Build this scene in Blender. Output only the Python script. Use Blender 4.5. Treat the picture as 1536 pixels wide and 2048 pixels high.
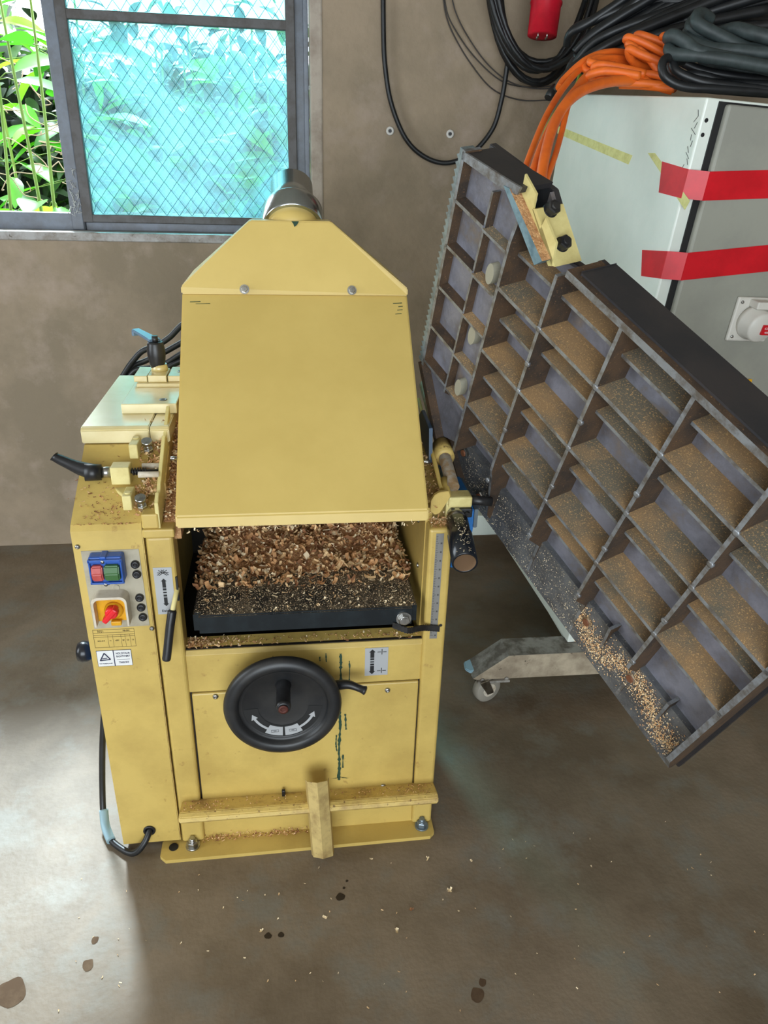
import bpy, bmesh, math, random
from mathutils import Vector, Matrix, Euler, noise
random.seed(7)
S = bpy.context.scene
for o in list(bpy.data.objects): bpy.data.objects.remove(o)
PI = math.pi
# ------------------------------------------------------------------ camera
p, y, r = math.radians(25.3), math.radians(8.0), math.radians(1.8)
F = Vector((math.sin(y)*math.cos(p), math.cos(y)*math.cos(p), -math.sin(p)))
R0 = Vector((math.cos(y), -math.sin(y), 0)); U0 = R0.cross(F)
R = math.cos(r)*R0 + math.sin(r)*U0; U = -math.sin(r)*R0 + math.cos(r)*U0
cd = bpy.data.cameras.new('camera'); cam = bpy.data.objects.new('camera', cd); S.collection.objects.link(cam)
cd.sensor_fit = 'VERTICAL'; cd.sensor_height = 36; cd.sensor_width = 27; cd.lens = 26.0; cd.clip_start = 0.02
cam.matrix_world = Matrix(((R.x, U.x, -F.x, 0), (R.y, U.y, -F.y, 0), (R.z, U.z, -F.z, 1.5), (0, 0, 0, 1)))
S.camera = cam
# ------------------------------------------------------------------ world, sun, exposure
WORLD_STRENGTH = 6.0
SUN_STRENGTH = 9.0
w = bpy.data.worlds.new('sky'); S.world = w; w.use_nodes = True
bg = w.node_tree.nodes['Background']; bg.inputs[0].default_value = (0.84, 0.93, 1.0, 1); bg.inputs[1].default_value = WORLD_STRENGTH
sl = bpy.data.lights.new('sun', 'SUN'); sl.energy = SUN_STRENGTH; sl.angle = 0.16; sl.color = (.76, .91, 1.0)
so = bpy.data.objects.new('sun', sl); S.collection.objects.link(so)
so.rotation_euler = Vector((.16, -.68, -.72)).to_track_quat('-Z', 'Y').to_euler()
def portal(name, loc, rot, sx, sy):
    l = bpy.data.lights.new(name, 'AREA'); l.shape = 'RECTANGLE'; l.size = sx; l.size_y = sy; l.cycles.is_portal = True
    o = bpy.data.objects.new(name, l); o.location = loc; o.rotation_euler = rot; S.collection.objects.link(o)
portal('window_portal', (-.8, 3.14, 2.0), (-PI/2, 0, 0), 1.9, 1.6)
portal('doorway_portal', (-.6, -2.98, 1.25), (PI/2, 0, 0), 3.2, 2.5)
portal('side_fill_portal', (-2.98, .6, 1.6), (0, -PI/2, 0), 1.5, 1.2)  # unseen opening on the left, added to let in fill light
vs = S.view_settings; vs.view_transform = 'Standard'; vs.look = 'None'; vs.gamma = 1; vs.use_curve_mapping = False
vs.exposure = 0.48

# ------------------------------------------------------------------ helpers
def lin(c):
    return tuple((x/255/12.92 if x/255 <= .04045 else ((x/255+.055)/1.055)**2.4) for x in c) + (1,)
def mat(name, col, rough=.5, metal=0, col2=None, scale=8, amt=(.42, .62), bump=0, bscale=60, spec=.5, col3=None, scale3=30, amt3=(.6, .68), coat=0, trans=0, emit=None, detail=6):
    m = bpy.data.materials.new(name); m.use_nodes = True; nt = m.node_tree; N = nt.nodes; L = nt.links
    b = N['Principled BSDF']; b.inputs['Roughness'].default_value = rough; b.inputs['Metallic'].default_value = metal
    b.inputs['Specular IOR Level'].default_value = spec; b.inputs['Coat Weight'].default_value = coat; b.inputs['Coat Roughness'].default_value = .22
    b.inputs['Base Color'].default_value = lin(col)
    tc = N.new('ShaderNodeTexCoord'); out = None
    def layer(prev, c, sc, am):
        nz = N.new('ShaderNodeTexNoise'); nz.inputs['Scale'].default_value = sc; nz.inputs['Detail'].default_value = detail; nz.inputs['Roughness'].default_value = .65
        L.new(tc.outputs['Object'], nz.inputs['Vector'])
        rp = N.new('ShaderNodeMapRange'); rp.inputs[1].default_value = am[0]; rp.inputs[2].default_value = am[1]
        L.new(nz.outputs[0], rp.inputs[0]); mx = N.new('ShaderNodeMix'); mx.data_type = 'RGBA'
        L.new(rp.outputs[0], mx.inputs[0])
        if prev is None: mx.inputs[6].default_value = lin(col)
        else: L.new(prev, mx.inputs[6])
        mx.inputs[7].default_value = lin(c); return mx.outputs[2]
    if col2: out = layer(None, col2, scale, amt)
    if col3: out = layer(out, col3, scale3, amt3)
    if out: L.new(out, b.inputs['Base Color'])
    if bump:
        nz = N.new('ShaderNodeTexNoise'); nz.inputs['Scale'].default_value = bscale; nz.inputs['Detail'].default_value = 4
        L.new(tc.outputs['Object'], nz.inputs['Vector']); bp = N.new('ShaderNodeBump'); bp.inputs['Strength'].default_value = min(1, bump); bp.inputs['Distance'].default_value = .004
        L.new(nz.outputs[0], bp.inputs['Height']); L.new(bp.outputs[0], b.inputs['Normal'])
    return m
YEL = (206, 178, 100)
M_yel = mat('yellow_paint', (202, 174, 96), .42, col2=(184, 156, 84), scale=6, amt=(.42, .66), col3=(150, 116, 62), scale3=34, amt3=(.64, .78), bump=.03, bscale=300)
M_yelclean = mat('clean_yellow_paint', (212, 184, 106), .4, col2=(204, 176, 99), scale=3, bump=.02, bscale=300)
M_yeldirty = mat('dusty_yellow_paint', (206, 178, 102), .5, col2=(150, 118, 72), scale=18, amt=(.45, .7), col3=(108, 76, 46), scale3=90, amt3=(.6, .68), bump=.06, bscale=120)
M_yellid = mat('glossy_yellow_paint', (222, 208, 156), .34, col2=(208, 186, 120), scale=3, coat=1, spec=.8, bump=.05, bscale=25)
M_yelpale = mat('pale_yellow_paint', (220, 206, 140), .45, col2=(205, 188, 122), scale=20)
M_black = mat('black_plastic', (26, 26, 28), .38, col2=(38, 38, 40), scale=30)
M_wheel = mat('black_moulded_plastic', (30, 31, 33), .42, col2=(44, 43, 42), scale=14, bump=.02, bscale=200)
M_blackmetal = mat('dark_painted_metal', (28, 28, 30), .4, col2=(44, 42, 40), scale=40)
M_steel = mat('zinc_steel', (190, 190, 188), .3, 1, col2=(150, 148, 142), scale=40)
M_duct = mat('galvanised_duct', (196, 204, 208), .2, 1, col2=(170, 178, 182), scale=4)
M_rod = mat('dusty_steel_rod', (150, 140, 125), .5, .4, col2=(140, 112, 78), scale=60, amt=(.4, .6))
M_iron = mat('cast_iron', (128, 128, 138), .45, .2, col2=(104, 103, 110), scale=14, bump=.25, bscale=140, col3=(132, 116, 98), scale3=14, amt3=(.55, .78))
M_irondark = mat('painted_cast_iron', (48, 47, 49), .45, .1, col2=(58, 54, 54), scale=10, bump=.04, bscale=150)
M_ironrib = mat('worn_iron_edge', (140, 144, 148), .35, .4, col2=(104, 98, 92), scale=40, bump=.15, bscale=150)
M_irondust = mat('iron_under_sawdust', (158, 126, 88), .85, 0, col2=(112, 104, 88), scale=5, amt=(.40, .56), col3=(220, 176, 116), scale3=380, amt3=(.55, .66), bump=.35, bscale=700)
M_ironbrown = mat('dark_brown_iron', (82, 62, 44), .7, 0, col2=(56, 46, 38), scale=16, col3=(140, 106, 70), scale3=260, amt3=(.6, .7), bump=.2, bscale=300)
M_ironspeck = mat('speckled_iron', (112, 114, 116), .4, .3, col2=(84, 84, 86), scale=12, col3=(190, 182, 162), scale3=280, amt3=(.62, .68), bump=.3, bscale=250)
M_bed = mat('dusted_black_bed', (44, 46, 48), .35, .3, col2=(126, 114, 96), scale=16, amt=(.42, .68), col3=(214, 200, 172), scale3=300, amt3=(.56, .66), bump=.15, bscale=250)
M_bedside = mat('black_bed_edge', (24, 30, 34), .3, .2, col2=(34, 42, 46), scale=20)
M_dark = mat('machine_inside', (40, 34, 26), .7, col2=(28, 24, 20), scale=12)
M_floor = mat('concrete_floor', (132, 117, 98), .55, col2=(106, 92, 74), scale=2.0, amt=(.40, .60), col3=(122, 116, 104), scale3=6, amt3=(.50, .66), bump=.25, bscale=70, spec=.35, detail=12)
M_wall = mat('stained_plaster', (162, 144, 122), .85, col2=(136, 122, 102), scale=1.9, amt=(.40, .60), col3=(170, 152, 136), scale3=5, amt3=(.52, .74), bump=.8, bscale=30, detail=12)
M_ceil = mat('ceiling_plaster', (180, 172, 160), .9)
M_sill = mat('painted_sill', (168, 166, 164), .5, col2=(132, 124, 114), scale=16, col3=(92, 82, 70), scale3=60, amt3=(.62, .7), bump=.2)
M_frame = mat('grey_window_paint', (112, 120, 132), .4, col2=(100, 104, 112), scale=14, bump=.1, bscale=80)
M_framedark = mat('worn_window_paint', (84, 82, 82), .5, col2=(68, 62, 58), scale=20)
M_cab = mat('light_grey_enamel', (232, 238, 228), .35, col2=(224, 232, 222), scale=5, bump=.02)
M_door = mat('grey_enamel', (158, 158, 146), .4, col2=(148, 148, 138), scale=6)
M_red = mat('red_tape', (214, 16, 34), .4, col2=(196, 10, 28), scale=12)
M_mask = mat('masking_tape', (224, 222, 150), .7, col2=(206, 202, 128), scale=40)
M_orange = mat('orange_rubber', (236, 112, 32), .5, col2=(214, 96, 30), scale=12)
M_green = mat('green_yellow_rubber', (96, 160, 70), .5, col2=(150, 180, 60), scale=20)
M_cable = mat('black_rubber', (20, 21, 23), .42, col2=(30, 32, 34), scale=20)
M_cablegrey = mat('dusty_dark_rubber', (58, 68, 68), .55, col2=(42, 50, 50), scale=30, amt=(.4, .65))
M_wire = mat('thin_dark_wire', (52, 46, 42), .5)
M_redplug = mat('red_plastic', (206, 22, 46), .35, col2=(180, 16, 38), scale=12)
M_white = mat('white_plastic', (214, 210, 200), .4)
M_offw = mat('aged_white_plastic', (206, 196, 178), .45, col2=(176, 160, 134), scale=40, amt=(.5, .75))
M_plate = mat('beige_control_plate', (176, 168, 148), .45, col2=(160, 150, 128), scale=20)
M_blue = mat('blue_plastic', (36, 84, 168), .4, col2=(60, 100, 176), scale=50, amt=(.5, .7))
M_bluepaint = mat('blue_paint', (40, 120, 196), .4)
M_bluegrey = mat('blue_grey_steel', (120, 132, 140), .35, .5)
M_redb = mat('faded_red_button', (190, 84, 80), .5, col2=(176, 70, 66), scale=30)
M_greenb = mat('green_button', (62, 104, 58), .5)
M_yelknob = mat('yellow_plastic', (232, 174, 20), .4, col2=(214, 152, 24), scale=30)
M_redknob = mat('red_knob_plastic', (222, 36, 44), .35)
M_label = mat('silver_label', (180, 182, 184), .4, .2)
M_ink = mat('black_ink', (24, 24, 24), .6)
M_inkb = mat('navy_ink', (38, 42, 74), .6)
M_wlabel = mat('white_label', (226, 226, 224), .4)
M_brown = mat('brown_ink', (84, 70, 40), .7)
M_drip = mat('dark_green_underpaint', (34, 66, 48), .6)
M_beam = mat('chipped_cream_beam', (186, 172, 148), .6, col2=(140, 126, 106), scale=9, col3=(66, 54, 42), scale3=38, amt3=(.66, .7), bump=.2)
M_beamtop = mat('scuffed_beam_top', (150, 146, 138), .6, col2=(92, 84, 74), scale=16, amt=(.42, .6), bump=.2)
M_castor = mat('grey_castor_rubber', (150, 144, 132), .6)
M_lever = mat('blue_grey_lever', (112, 136, 160), .35, .3)
M_chip = [mat('wood_shaving', (230, 194, 144), .7), mat('brown_shaving', (206, 156, 106), .7), mat('pale_shaving', (244, 224, 186), .7), mat('dark_shaving', (146, 100, 66), .75)]
M_dustpile = mat('sawdust_heap', (196, 150, 104), .9, col2=(160, 112, 72), scale=60, col3=(226, 194, 146), scale3=260, amt3=(.56, .66), bump=1, bscale=240)
M_mould = mat('stain', (44, 34, 26), .5)
M_concr = mat('cement_block', (118, 122, 126), .9, col2=(90, 92, 90), scale=9, bump=.3)
M_ground = mat('garden_ground', (96, 96, 70), .95, col2=(60, 66, 40), scale=6)
M_hedge = mat('dark_hedge', (22, 34, 18), .9)
M_stem = mat('green_stem', (120, 150, 60), .5)
M_twig = mat('dry_twig', (170, 150, 126), .8)
M_plug = mat('grey_wall_plug', (214, 210, 204), .6)

def leafmat(name, col):
    m = bpy.data.materials.new(name); m.use_nodes = True; N = m.node_tree.nodes; L = m.node_tree.links
    b = N['Principled BSDF']; b.inputs['Base Color'].default_value = lin(col); b.inputs['Roughness'].default_value = .4
    t = N.new('ShaderNodeBsdfTranslucent'); c = lin(col); t.inputs[0].default_value = (min(1, c[0]*1.5), min(1, c[1]*1.5), c[2], 1)
    mx = N.new('ShaderNodeMixShader'); mx.inputs[0].default_value = .5
    L.new(b.outputs[0], mx.inputs[1]); L.new(t.outputs[0], mx.inputs[2]); L.new(mx.outputs[0], N['Material Output'].inputs[0])
    return m
M_leaf = [leafmat('bright_leaf', (84, 160, 34)), leafmat('mid_leaf', (52, 118, 32)), leafmat('lime_leaf', (130, 180, 56))]

def glassmat():
    m = bpy.data.materials.new('wired_glass'); m.use_nodes = True; N = m.node_tree.nodes; L = m.node_tree.links; N.remove(N['Principled BSDF'])
    tr = N.new('ShaderNodeBsdfTransparent'); tr.inputs[0].default_value = (.46, .74, .74, 1)
    tl = N.new('ShaderNodeBsdfTranslucent'); tl.inputs[0].default_value = (.19, .42, .47, 1)
    gl = N.new('ShaderNodeBsdfGlossy'); gl.inputs['Roughness'].default_value = .25; gl.inputs[0].default_value = (.8, .9, .95, 1)
    tc = N.new('ShaderNodeTexCoord'); nz = N.new('ShaderNodeTexNoise'); nz.inputs['Scale'].default_value = 6; nz.inputs['Detail'].default_value = 5
    L.new(tc.outputs['Object'], nz.inputs[0]); rp = N.new('ShaderNodeMapRange'); rp.inputs[1].default_value = .35; rp.inputs[2].default_value = .65; rp.inputs[3].default_value = .05; rp.inputs[4].default_value = .38
    L.new(nz.outputs[0], rp.inputs[0])
    a = N.new('ShaderNodeMixShader'); L.new(rp.outputs[0], a.inputs[0]); L.new(tr.outputs[0], a.inputs[1]); L.new(tl.outputs[0], a.inputs[2])
    c = N.new('ShaderNodeMixShader'); c.inputs[0].default_value = .04; L.new(a.outputs[0], c.inputs[1]); L.new(gl.outputs[0], c.inputs[2])
    L.new(c.outputs[0], N['Material Output'].inputs[0]); return m
M_glass = glassmat()

class G:
    """collects geometry, links as one mesh object"""
    def __init__(s): s.bm = bmesh.new()
    def _tf(s, vs, M, mi, fs):
        if M is not None: bmesh.ops.transform(s.bm, matrix=M, verts=vs)
        for f in fs: f.material_index = mi
    def box(s, a, b, bev=0, M=None, mi=0, seg=2):
        bm2 = bmesh.new(); bmesh.ops.create_cube(bm2, size=1)
        for v in bm2.verts: v.co = Vector([(a[i]+b[i])/2 + v.co[i]*(b[i]-a[i]) for i in range(3)])
        if bev: bmesh.ops.bevel(bm2, geom=bm2.edges[:], offset=bev, segments=seg, affect='EDGES', profile=.5)
        return s.merge(bm2, M, mi)
    def merge(s, bm2, M=None, mi=0, keep=False, smooth=False):
        mp = {}
        for v in bm2.verts: mp[v] = s.bm.verts.new(M @ v.co if M is not None else v.co)
        for f in bm2.faces:
            try: nf = s.bm.faces.new([mp[v] for v in f.verts])
            except ValueError: continue
            nf.material_index = f.material_index if keep else mi; nf.smooth = smooth or f.smooth
        bm2.free(); return s
    def prism(s, poly, h, axis='y', o=0, bev=0, M=None, mi=0, mis=None, seg=2):
        """poly 2D list, extruded from o to h along axis"""
        bm2 = bmesh.new()
        def P(q, t): return {'y': (q[0], t, q[1]), 'x': (t, q[0], q[1]), 'z': (q[0], q[1], t)}[axis]
        A = [bm2.verts.new(P(q, o)) for q in poly]; B = [bm2.verts.new(P(q, h)) for q in poly]; n = len(poly)
        bm2.faces.new(A); bm2.faces.new(B[::-1])
        for i in range(n):
            f = bm2.faces.new([A[(i+1) % n], A[i], B[i], B[(i+1) % n]])
            if mis and mis.get(i) is not None: f.material_index = mis[i]
        bmesh.ops.recalc_face_normals(bm2, faces=bm2.faces[:])
        if bev: bmesh.ops.bevel(bm2, geom=bm2.edges[:], offset=bev, segments=seg, affect='EDGES')
        return s.merge(bm2, M, mi, keep=bool(mis))
    def tube(s, pts, rad, n=10, mi=0, cap=True, radii=None):
        pts = [Vector(q) for q in pts]; m = len(pts); up = None; rings = []
        for i, c in enumerate(pts):
            t = (pts[min(i+1, m-1)] - pts[max(i-1, 0)])
            if t.length < 1e-7: t = Vector((0, 0, 1))
            t.normalize()
            if up is None:
                up = Vector((0, 0, 1)) if abs(t.z) < .9 else Vector((1, 0, 0))
            up = (up - t*up.dot(t))
            if up.length < 1e-5: up = t.orthogonal()
            up.normalize(); sd = t.cross(up); rr = radii[i] if radii else rad
            rings.append([s.bm.verts.new(c + rr*(math.cos(a)*up + math.sin(a)*sd)) for a in [2*PI*k/n for k in range(n)]])
        for i in range(m-1):
            for k in range(n):
                f = s.bm.faces.new([rings[i][k], rings[i][(k+1) % n], rings[i+1][(k+1) % n], rings[i+1][k]]); f.smooth = True; f.material_index = mi
        if cap:
            for rg, rv in ((rings[0], True), (rings[-1], False)):
                f = s.bm.faces.new(rg[::-1] if rv else rg); f.material_index = mi
        return s
    def cyl(s, a, b, r1, r2=None, n=24, mi=0, cap=True):
        return s.tube([a, b], r1, n=n, mi=mi, cap=cap, radii=[r1, r1 if r2 is None else r2])
    def lathe(s, prof, base, axis, n=32, mi=0, mis=None):
        """prof: (radius, height) list"""
        ax = Vector(axis).normalized(); e = ax.orthogonal().normalized(); f_ = ax.cross(e); base = Vector(base); rings = []
        for (rr, h) in prof:
            rings.append([s.bm.verts.new(base + ax*h + max(rr, 1e-5)*(math.cos(a)*e + math.sin(a)*f_)) for a in [2*PI*k/n for k in range(n)]])
        for i in range(len(prof)-1):
            for k in range(n):
                f = s.bm.faces.new([rings[i][k], rings[i][(k+1) % n], rings[i+1][(k+1) % n], rings[i+1][k]]); f.smooth = True; f.material_index = mis[i] if mis else mi
        s.bm.faces.new(rings[0][::-1]).material_index = mis[0] if mis else mi
        s.bm.faces.new(rings[-1]).material_index = mis[-1] if mis else mi
        return s
    def hexnut(s, base, axis, r_, h, bore=.5, mi=0, mj=None):
        ax = Vector(axis).normalized(); e = ax.orthogonal().normalized(); f_ = ax.cross(e); base = Vector(base)
        def ring(rr, hh, n=6): return [s.bm.verts.new(base + ax*hh + rr*(math.cos(2*PI*k/n)*e + math.sin(2*PI*k/n)*f_)) for k in range(n)]
        a, b, c = ring(r_, 0), ring(r_, h*.82), ring(r_*.86, h)
        for x1, x2 in ((a, b), (b, c)):
            for k in range(6): s.bm.faces.new([x1[k], x1[(k+1) % 6], x2[(k+1) % 6], x2[k]]).material_index = mi
        s.bm.faces.new(c).material_index = mi
        if bore: s.cyl(base+ax*h*.5, base+ax*(h*1.25), r_*bore, n=12, mi=mi if mj is None else mj)
        return s
    def quad(s, pts, mi=0):
        f = s.bm.faces.new([s.bm.verts.new(q) for q in pts]); f.material_index = mi; return s
    def strip(s, prof, x0, x1, th, axis='x', mi=0):
        """sheet of thickness th following 2D profile polyline (y,z)"""
        n = len(prof); off = []
        for i in range(n):
            a = Vector(prof[max(i-1, 0)]); b = Vector(prof[min(i+1, n-1)]); t = (b-a).normalized(); off.append((prof[i][0]-t.y*th, prof[i][1]+t.x*th))
        return s.prism(list(prof) + off[::-1], x1, axis, x0, mi=mi)
    def obj(s, name, mats, parent=None, M=None, recalc=False):
        me = bpy.data.meshes.new(name)
        if recalc: bmesh.ops.recalc_face_normals(s.bm, faces=s.bm.faces[:])
        s.bm.to_mesh(me); s.bm.free()
        for m in (mats if isinstance(mats, (list, tuple)) else [mats]): me.materials.append(m)
        o = bpy.data.objects.new(name, me); S.collection.objects.link(o)
        if M is not None: o.matrix_world = M
        if parent is not None:
            o.parent = parent
            o.matrix_parent_inverse = Matrix.Identity(4) if False else parent_world(parent).inverted()
        return o
def parent_world(o):
    m = o.matrix_basis.copy()
    if o.parent: m = parent_world(o.parent) @ o.matrix_parent_inverse @ m
    return m
def empty(name, loc=(0, 0, 0)):
    o = bpy.data.objects.new(name, None); o.location = loc; o.empty_display_size = .1; S.collection.objects.link(o); return o
def tag(o, label=None, cat=None, group=None, kind=None):
    if label: o['label'] = label
    if cat: o['category'] = cat
    if group: o['group'] = group
    if kind: o['kind'] = kind
    return o
def spline(P, per=10):
    P = [Vector(q) for q in P]; out = []; n = len(P)
    for i in range(n-1):
        p0, p1, p2, p3 = P[max(i-1, 0)], P[i], P[i+1], P[min(i+2, n-1)]
        for k in range(per):
            t = k/per; out.append(.5*((2*p1)+(-p0+p2)*t+(2*p0-5*p1+4*p2-p3)*t*t+(-p0+3*p1-3*p2+p3)*t**3))
    out.append(P[-1]); return out
def text(g, body, size, M, th=.0003, mi=0, align='CENTER', sx=1):
    """lettering as mesh merged into g; M places the text's xy plane"""
    c = bpy.data.curves.new('t', 'FONT'); c.body = body; c.size = size; c.align_x = align; c.align_y = 'CENTER'; c.extrude = th; c.resolution_u = 2
    o = bpy.data.objects.new('t', c); S.collection.objects.link(o)
    bpy.context.view_layer.update(); me = o.to_mesh(); b2 = bmesh.new(); b2.from_mesh(me)
    o.to_mesh_clear(); bpy.data.objects.remove(o); bpy.data.curves.remove(c)
    g.merge(b2, M @ Matrix.Diagonal((sx, 1, 1, 1)), mi)
# a frame for things on a front face (text x -> world x, text y -> world z, out -> -y)
def front(x, y, z): return Matrix(((1, 0, 0, x), (0, 0, -1, y), (0, 1, 0, z), (0, 0, 0, 1)))

# ================================================================== the setting
g = G(); g.box((-3, -3, -.1), (3.2, 3.2, 0)); tag(g.obj('floor', M_floor), kind='structure')
WX0, WX1, WZ0, WZ1 = -1.75, .150, 1.2446, 2.42       # window opening in the wall
g = G(); Yw, Yb = 2.92, 3.2
for a, b in (((-3, Yw, 0), (3.2, Yb, WZ0-.03)), ((-3, Yw, WZ0-.03), (WX0, Yb, 2.8)), ((WX1, Yw, WZ0-.03), (3.2, Yb, 2.8)), ((WX0, Yw, WZ1), (WX1, Yb, 2.8))): g.box(a, b)
tag(g.obj('wall_back', M_wall), kind='structure')
g = G(); g.box((3.1, -3, 0), (3.2, 2.92, 2.8)); tag(g.obj('wall_right', M_wall), kind='structure')
g = G()
for a, b in (((-3.1, -3, 0), (-3, 2.92, .75)), ((-3.1, -3, 2.45), (-3, 2.92, 2.8)), ((-3.1, -3, .75), (-3, 0, 2.45)), ((-3.1, 1.2, .75), (-3, 2.92, 2.45))): g.box(a, b)  # gap between these blocks is the added, out-of-view fill opening
tag(g.obj('wall_left', M_wall), kind='structure')
g = G()
for a, b in (((-3.1, -3.1, 0), (-2.2, -3, 2.8)), ((1.0, -3.1, 0), (3.2, -3, 2.8)), ((-2.2, -3.1, 2.5), (1.0, -3, 2.8))): g.box(a, b)
tag(g.obj('wall_front', M_wall), kind='structure')
g = G(); g.box((-3.1, -3.1, 2.8), (3.2, 3.2, 2.9)); tag(g.obj('ceiling', M_ceil), kind='structure')
# sill
g = G(); g.box((WX0, 2.912, WZ0-.03), (WX1, 3.2, WZ0), .004); tag(g.obj('trim_1', M_sill), kind='structure')
# reveal edge right of the window, its highlight put into a paler colour
g = G(); g.box((.108, 2.915, WZ0), (.152, 3.0, WZ1), .006); g.box((WX0, 2.915, WZ1-.02), (WX1, 3.0, WZ1+.01), .004)
tag(g.obj('trim_2', mat('highlit_reveal_plaster', (176, 164, 150), .7, col2=(150, 136, 122), scale=9, bump=.3)), kind='structure')

# window: fixed frame + one steel sash with wired glass; the pane to the left of the mullion is missing
win = empty('window_1', (-.33, 3.0, WZ0)); tag(win, kind='structure')
g = G()
g.box((WX0, 3.0, WZ0-.002), (-.712, 3.05, 1.302), .003)           # bottom rail of frame, left
g.box((-.712, 3.012, WZ0-.002), (.108, 3.05, 1.285), .003)
g.box((-.757, 2.995, WZ0), (-.714, 3.05, WZ1), .004)                # mullion
g.box((.050, 3.014, WZ0), (.108, 3.05, WZ1), .003); g.box((.090, 3.000, WZ0), (.108, 3.05, WZ1), .003)
g.box((WX0, 3.0, WZ0), (WX0+.05, 3.05, WZ1), .003); g.box((WX0, 3.0, WZ1-.05), (WX1, 3.05, WZ1), .003)
g.obj('window_frame', M_frame, win)
g = G(); y0, y1 = 2.985, 3.012
g.box((-.712, y0+.0012, 1.2725), (.060, y1-.001, 1.300), .003); g.box((-.714, y0, 1.272), (-.678, y1, WZ1-.05), .003); g.box((.030, y0, 1.272), (.062, y1, WZ1-.05), .003)
g.box((-.70, y0+.0012, 1.895), (.05, y1-.001, 1.925), .003); g.box((-.70, y0+.0012, WZ1-.08), (.05, y1-.001, WZ1-.05), .003)
sash = g.obj('window_sash', M_framedark, win)
g = G(); g.box((-.68, 2.998, 1.298), (.032, 3.002, 1.897)); g.box((-.68, 2.998, 1.923), (.032, 3.002, WZ1-.078))
g.obj('wired_glass_pane', M_glass, win)
g = G(); dx, dz = .0225, .056      # diamond mesh, one strand per zigzag
def zig(g, yy, rr, z0, z1, x0, x1, dx, dz, ph=0):
    nx = int((x1-x0)/dx); nz = int((z1-z0)/(dz/2))
    for i in range(nx+1):
        pts = []
        for k in range(nz+1):
            xx = x0 + i*dx + (dx/2 if (k+i) % 2 else -dx/2)*.96 + ph
            pts.append((min(max(xx, x0), x1), yy, z0 + k*dz/2))
        g.tube(pts, rr, n=4, cap=False)
zig(g, 2.994, .0010, 1.301, 1.893, -.676, .028, dx, dz); zig(g, 2.994, .0010, 1.927, 2.33, -.676, .028, dx, dz)
g.obj('diamond_wire_mesh', mat('wire_mesh_metal', (84, 132, 144), .5, .1), win)
g = G(); zig(g, 3.004, .0010, 1.301, 1.893, -.672, .03, dx, dz, .006); g.obj('refraction_lines', mat('pale_refraction', (190, 232, 240), .3), win)  # pale zigzags stand in for sky refracted by the hammered glass
g = G()                           # scraps of cobweb and flaked paint by the mullion
random.seed(3)
for k in range(26):
    a = Vector((-.735+random.uniform(-.018, .02), 2.990, 1.30+random.uniform(0, .14))); g.tube([a, a+Vector((random.uniform(-.012, .012), -.004, random.uniform(-.02, .02))), a+Vector((random.uniform(-.02, .02), 0, random.uniform(-.03, .02)))], .0009, n=4)
tag(g.obj('cobweb', mat('cobweb', (214, 216, 212), .9), win), kind='stuff')

# garden seen through the window
g = G(); g.box((-5, 3.2, -.2), (4, 9, 0)); tag(g.obj('trim_3', M_ground), 'garden ground behind the window', kind='structure')
g = G(); g.box((-2.4, 3.75, 0), (-.2, 3.95, 1.25), .02, mi=0)
tag(g.obj('garden_wall', M_concr), 'low grey concrete garden wall outside the open pane', 'wall')
def leaf(g, base, d, ln, wd, up, mi):
    d = Vector(d).normalized(); sd = d.cross(Vector(up)); sd = sd.normalized() if sd.length > 1e-4 else Vector((1, 0, 0)); nn = sd.cross(d); base = Vector(base); rows = []
    for i in range(7):
        t = i/6; wv = wd*math.sin(PI*min(1, t*.92+.05))**.8*(1-.35*t); c = base + d*ln*t - nn*(ln*.28*t*t)
        rows.append([g.bm.verts.new(c - sd*wv + nn*wv*.3), g.bm.verts.new(c), g.bm.verts.new(c + sd*wv + nn*wv*.3)])
    for i in range(6):
        for k in range(2):
            f = g.bm.faces.new([rows[i][k], rows[i][k+1], rows[i+1][k+1], rows[i+1][k]]); f.smooth = True; f.material_index = mi
def plant(x, yv, z0, h, n, ls, spread, seed, label, lean=0):
    random.seed(seed); root = empty('leafy_plant', (x, yv, 0)); tag(root, label, 'plant', 'plants outside the window')
    st = G(); lf = G()
    for s_ in range(3):
        bx = x+random.uniform(-.05, .05)*spread*4; pts = [(bx+lean*t*h+.03*math.sin(3*t+s_+seed), yv+random.uniform(-.02, .02), z0+(h-z0)*t) for t in [k/8 for k in range(9)]]
        st.tube(spline(pts, 3), .006, n=6, radii=[.0115*(1-.6*k/24) for k in range(25)])
        for k in range(n):
            t = random.uniform(.12, 1); c = Vector(pts[min(8, int(t*8))]); a = random.uniform(0, 2*PI)
            d = Vector((math.cos(a), math.sin(a)*.7-.15, random.uniform(-.5, .5))); pet = c + d*random.uniform(.02, .08)*spread*4
            st.tube([c, (c+pet)/2+Vector((0, 0, .01)), pet], .002, n=5)
            leaf(lf, pet, d, ls*random.uniform(.5, 1.3), ls*.25*random.uniform(.8, 1.2), (random.uniform(-.4, .4), random.uniform(-.8, .2), 1), random.choice((0, 0, 1, 2)))
    st.obj('stem', M_stem, root); lf.obj('foliage', M_leaf, root); return root
plant(-.93, 3.46, .0, 2.1, 9, .25, .5, 11, 'leafy plant nearest the mullion with tall green stem outside the missing pane')
plant(-1.20, 3.50, .0, 2.0, 9, .27, .6, 5, 'leafy plant with broad lime leaves at the left picture edge outside the missing pane', .03)
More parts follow.
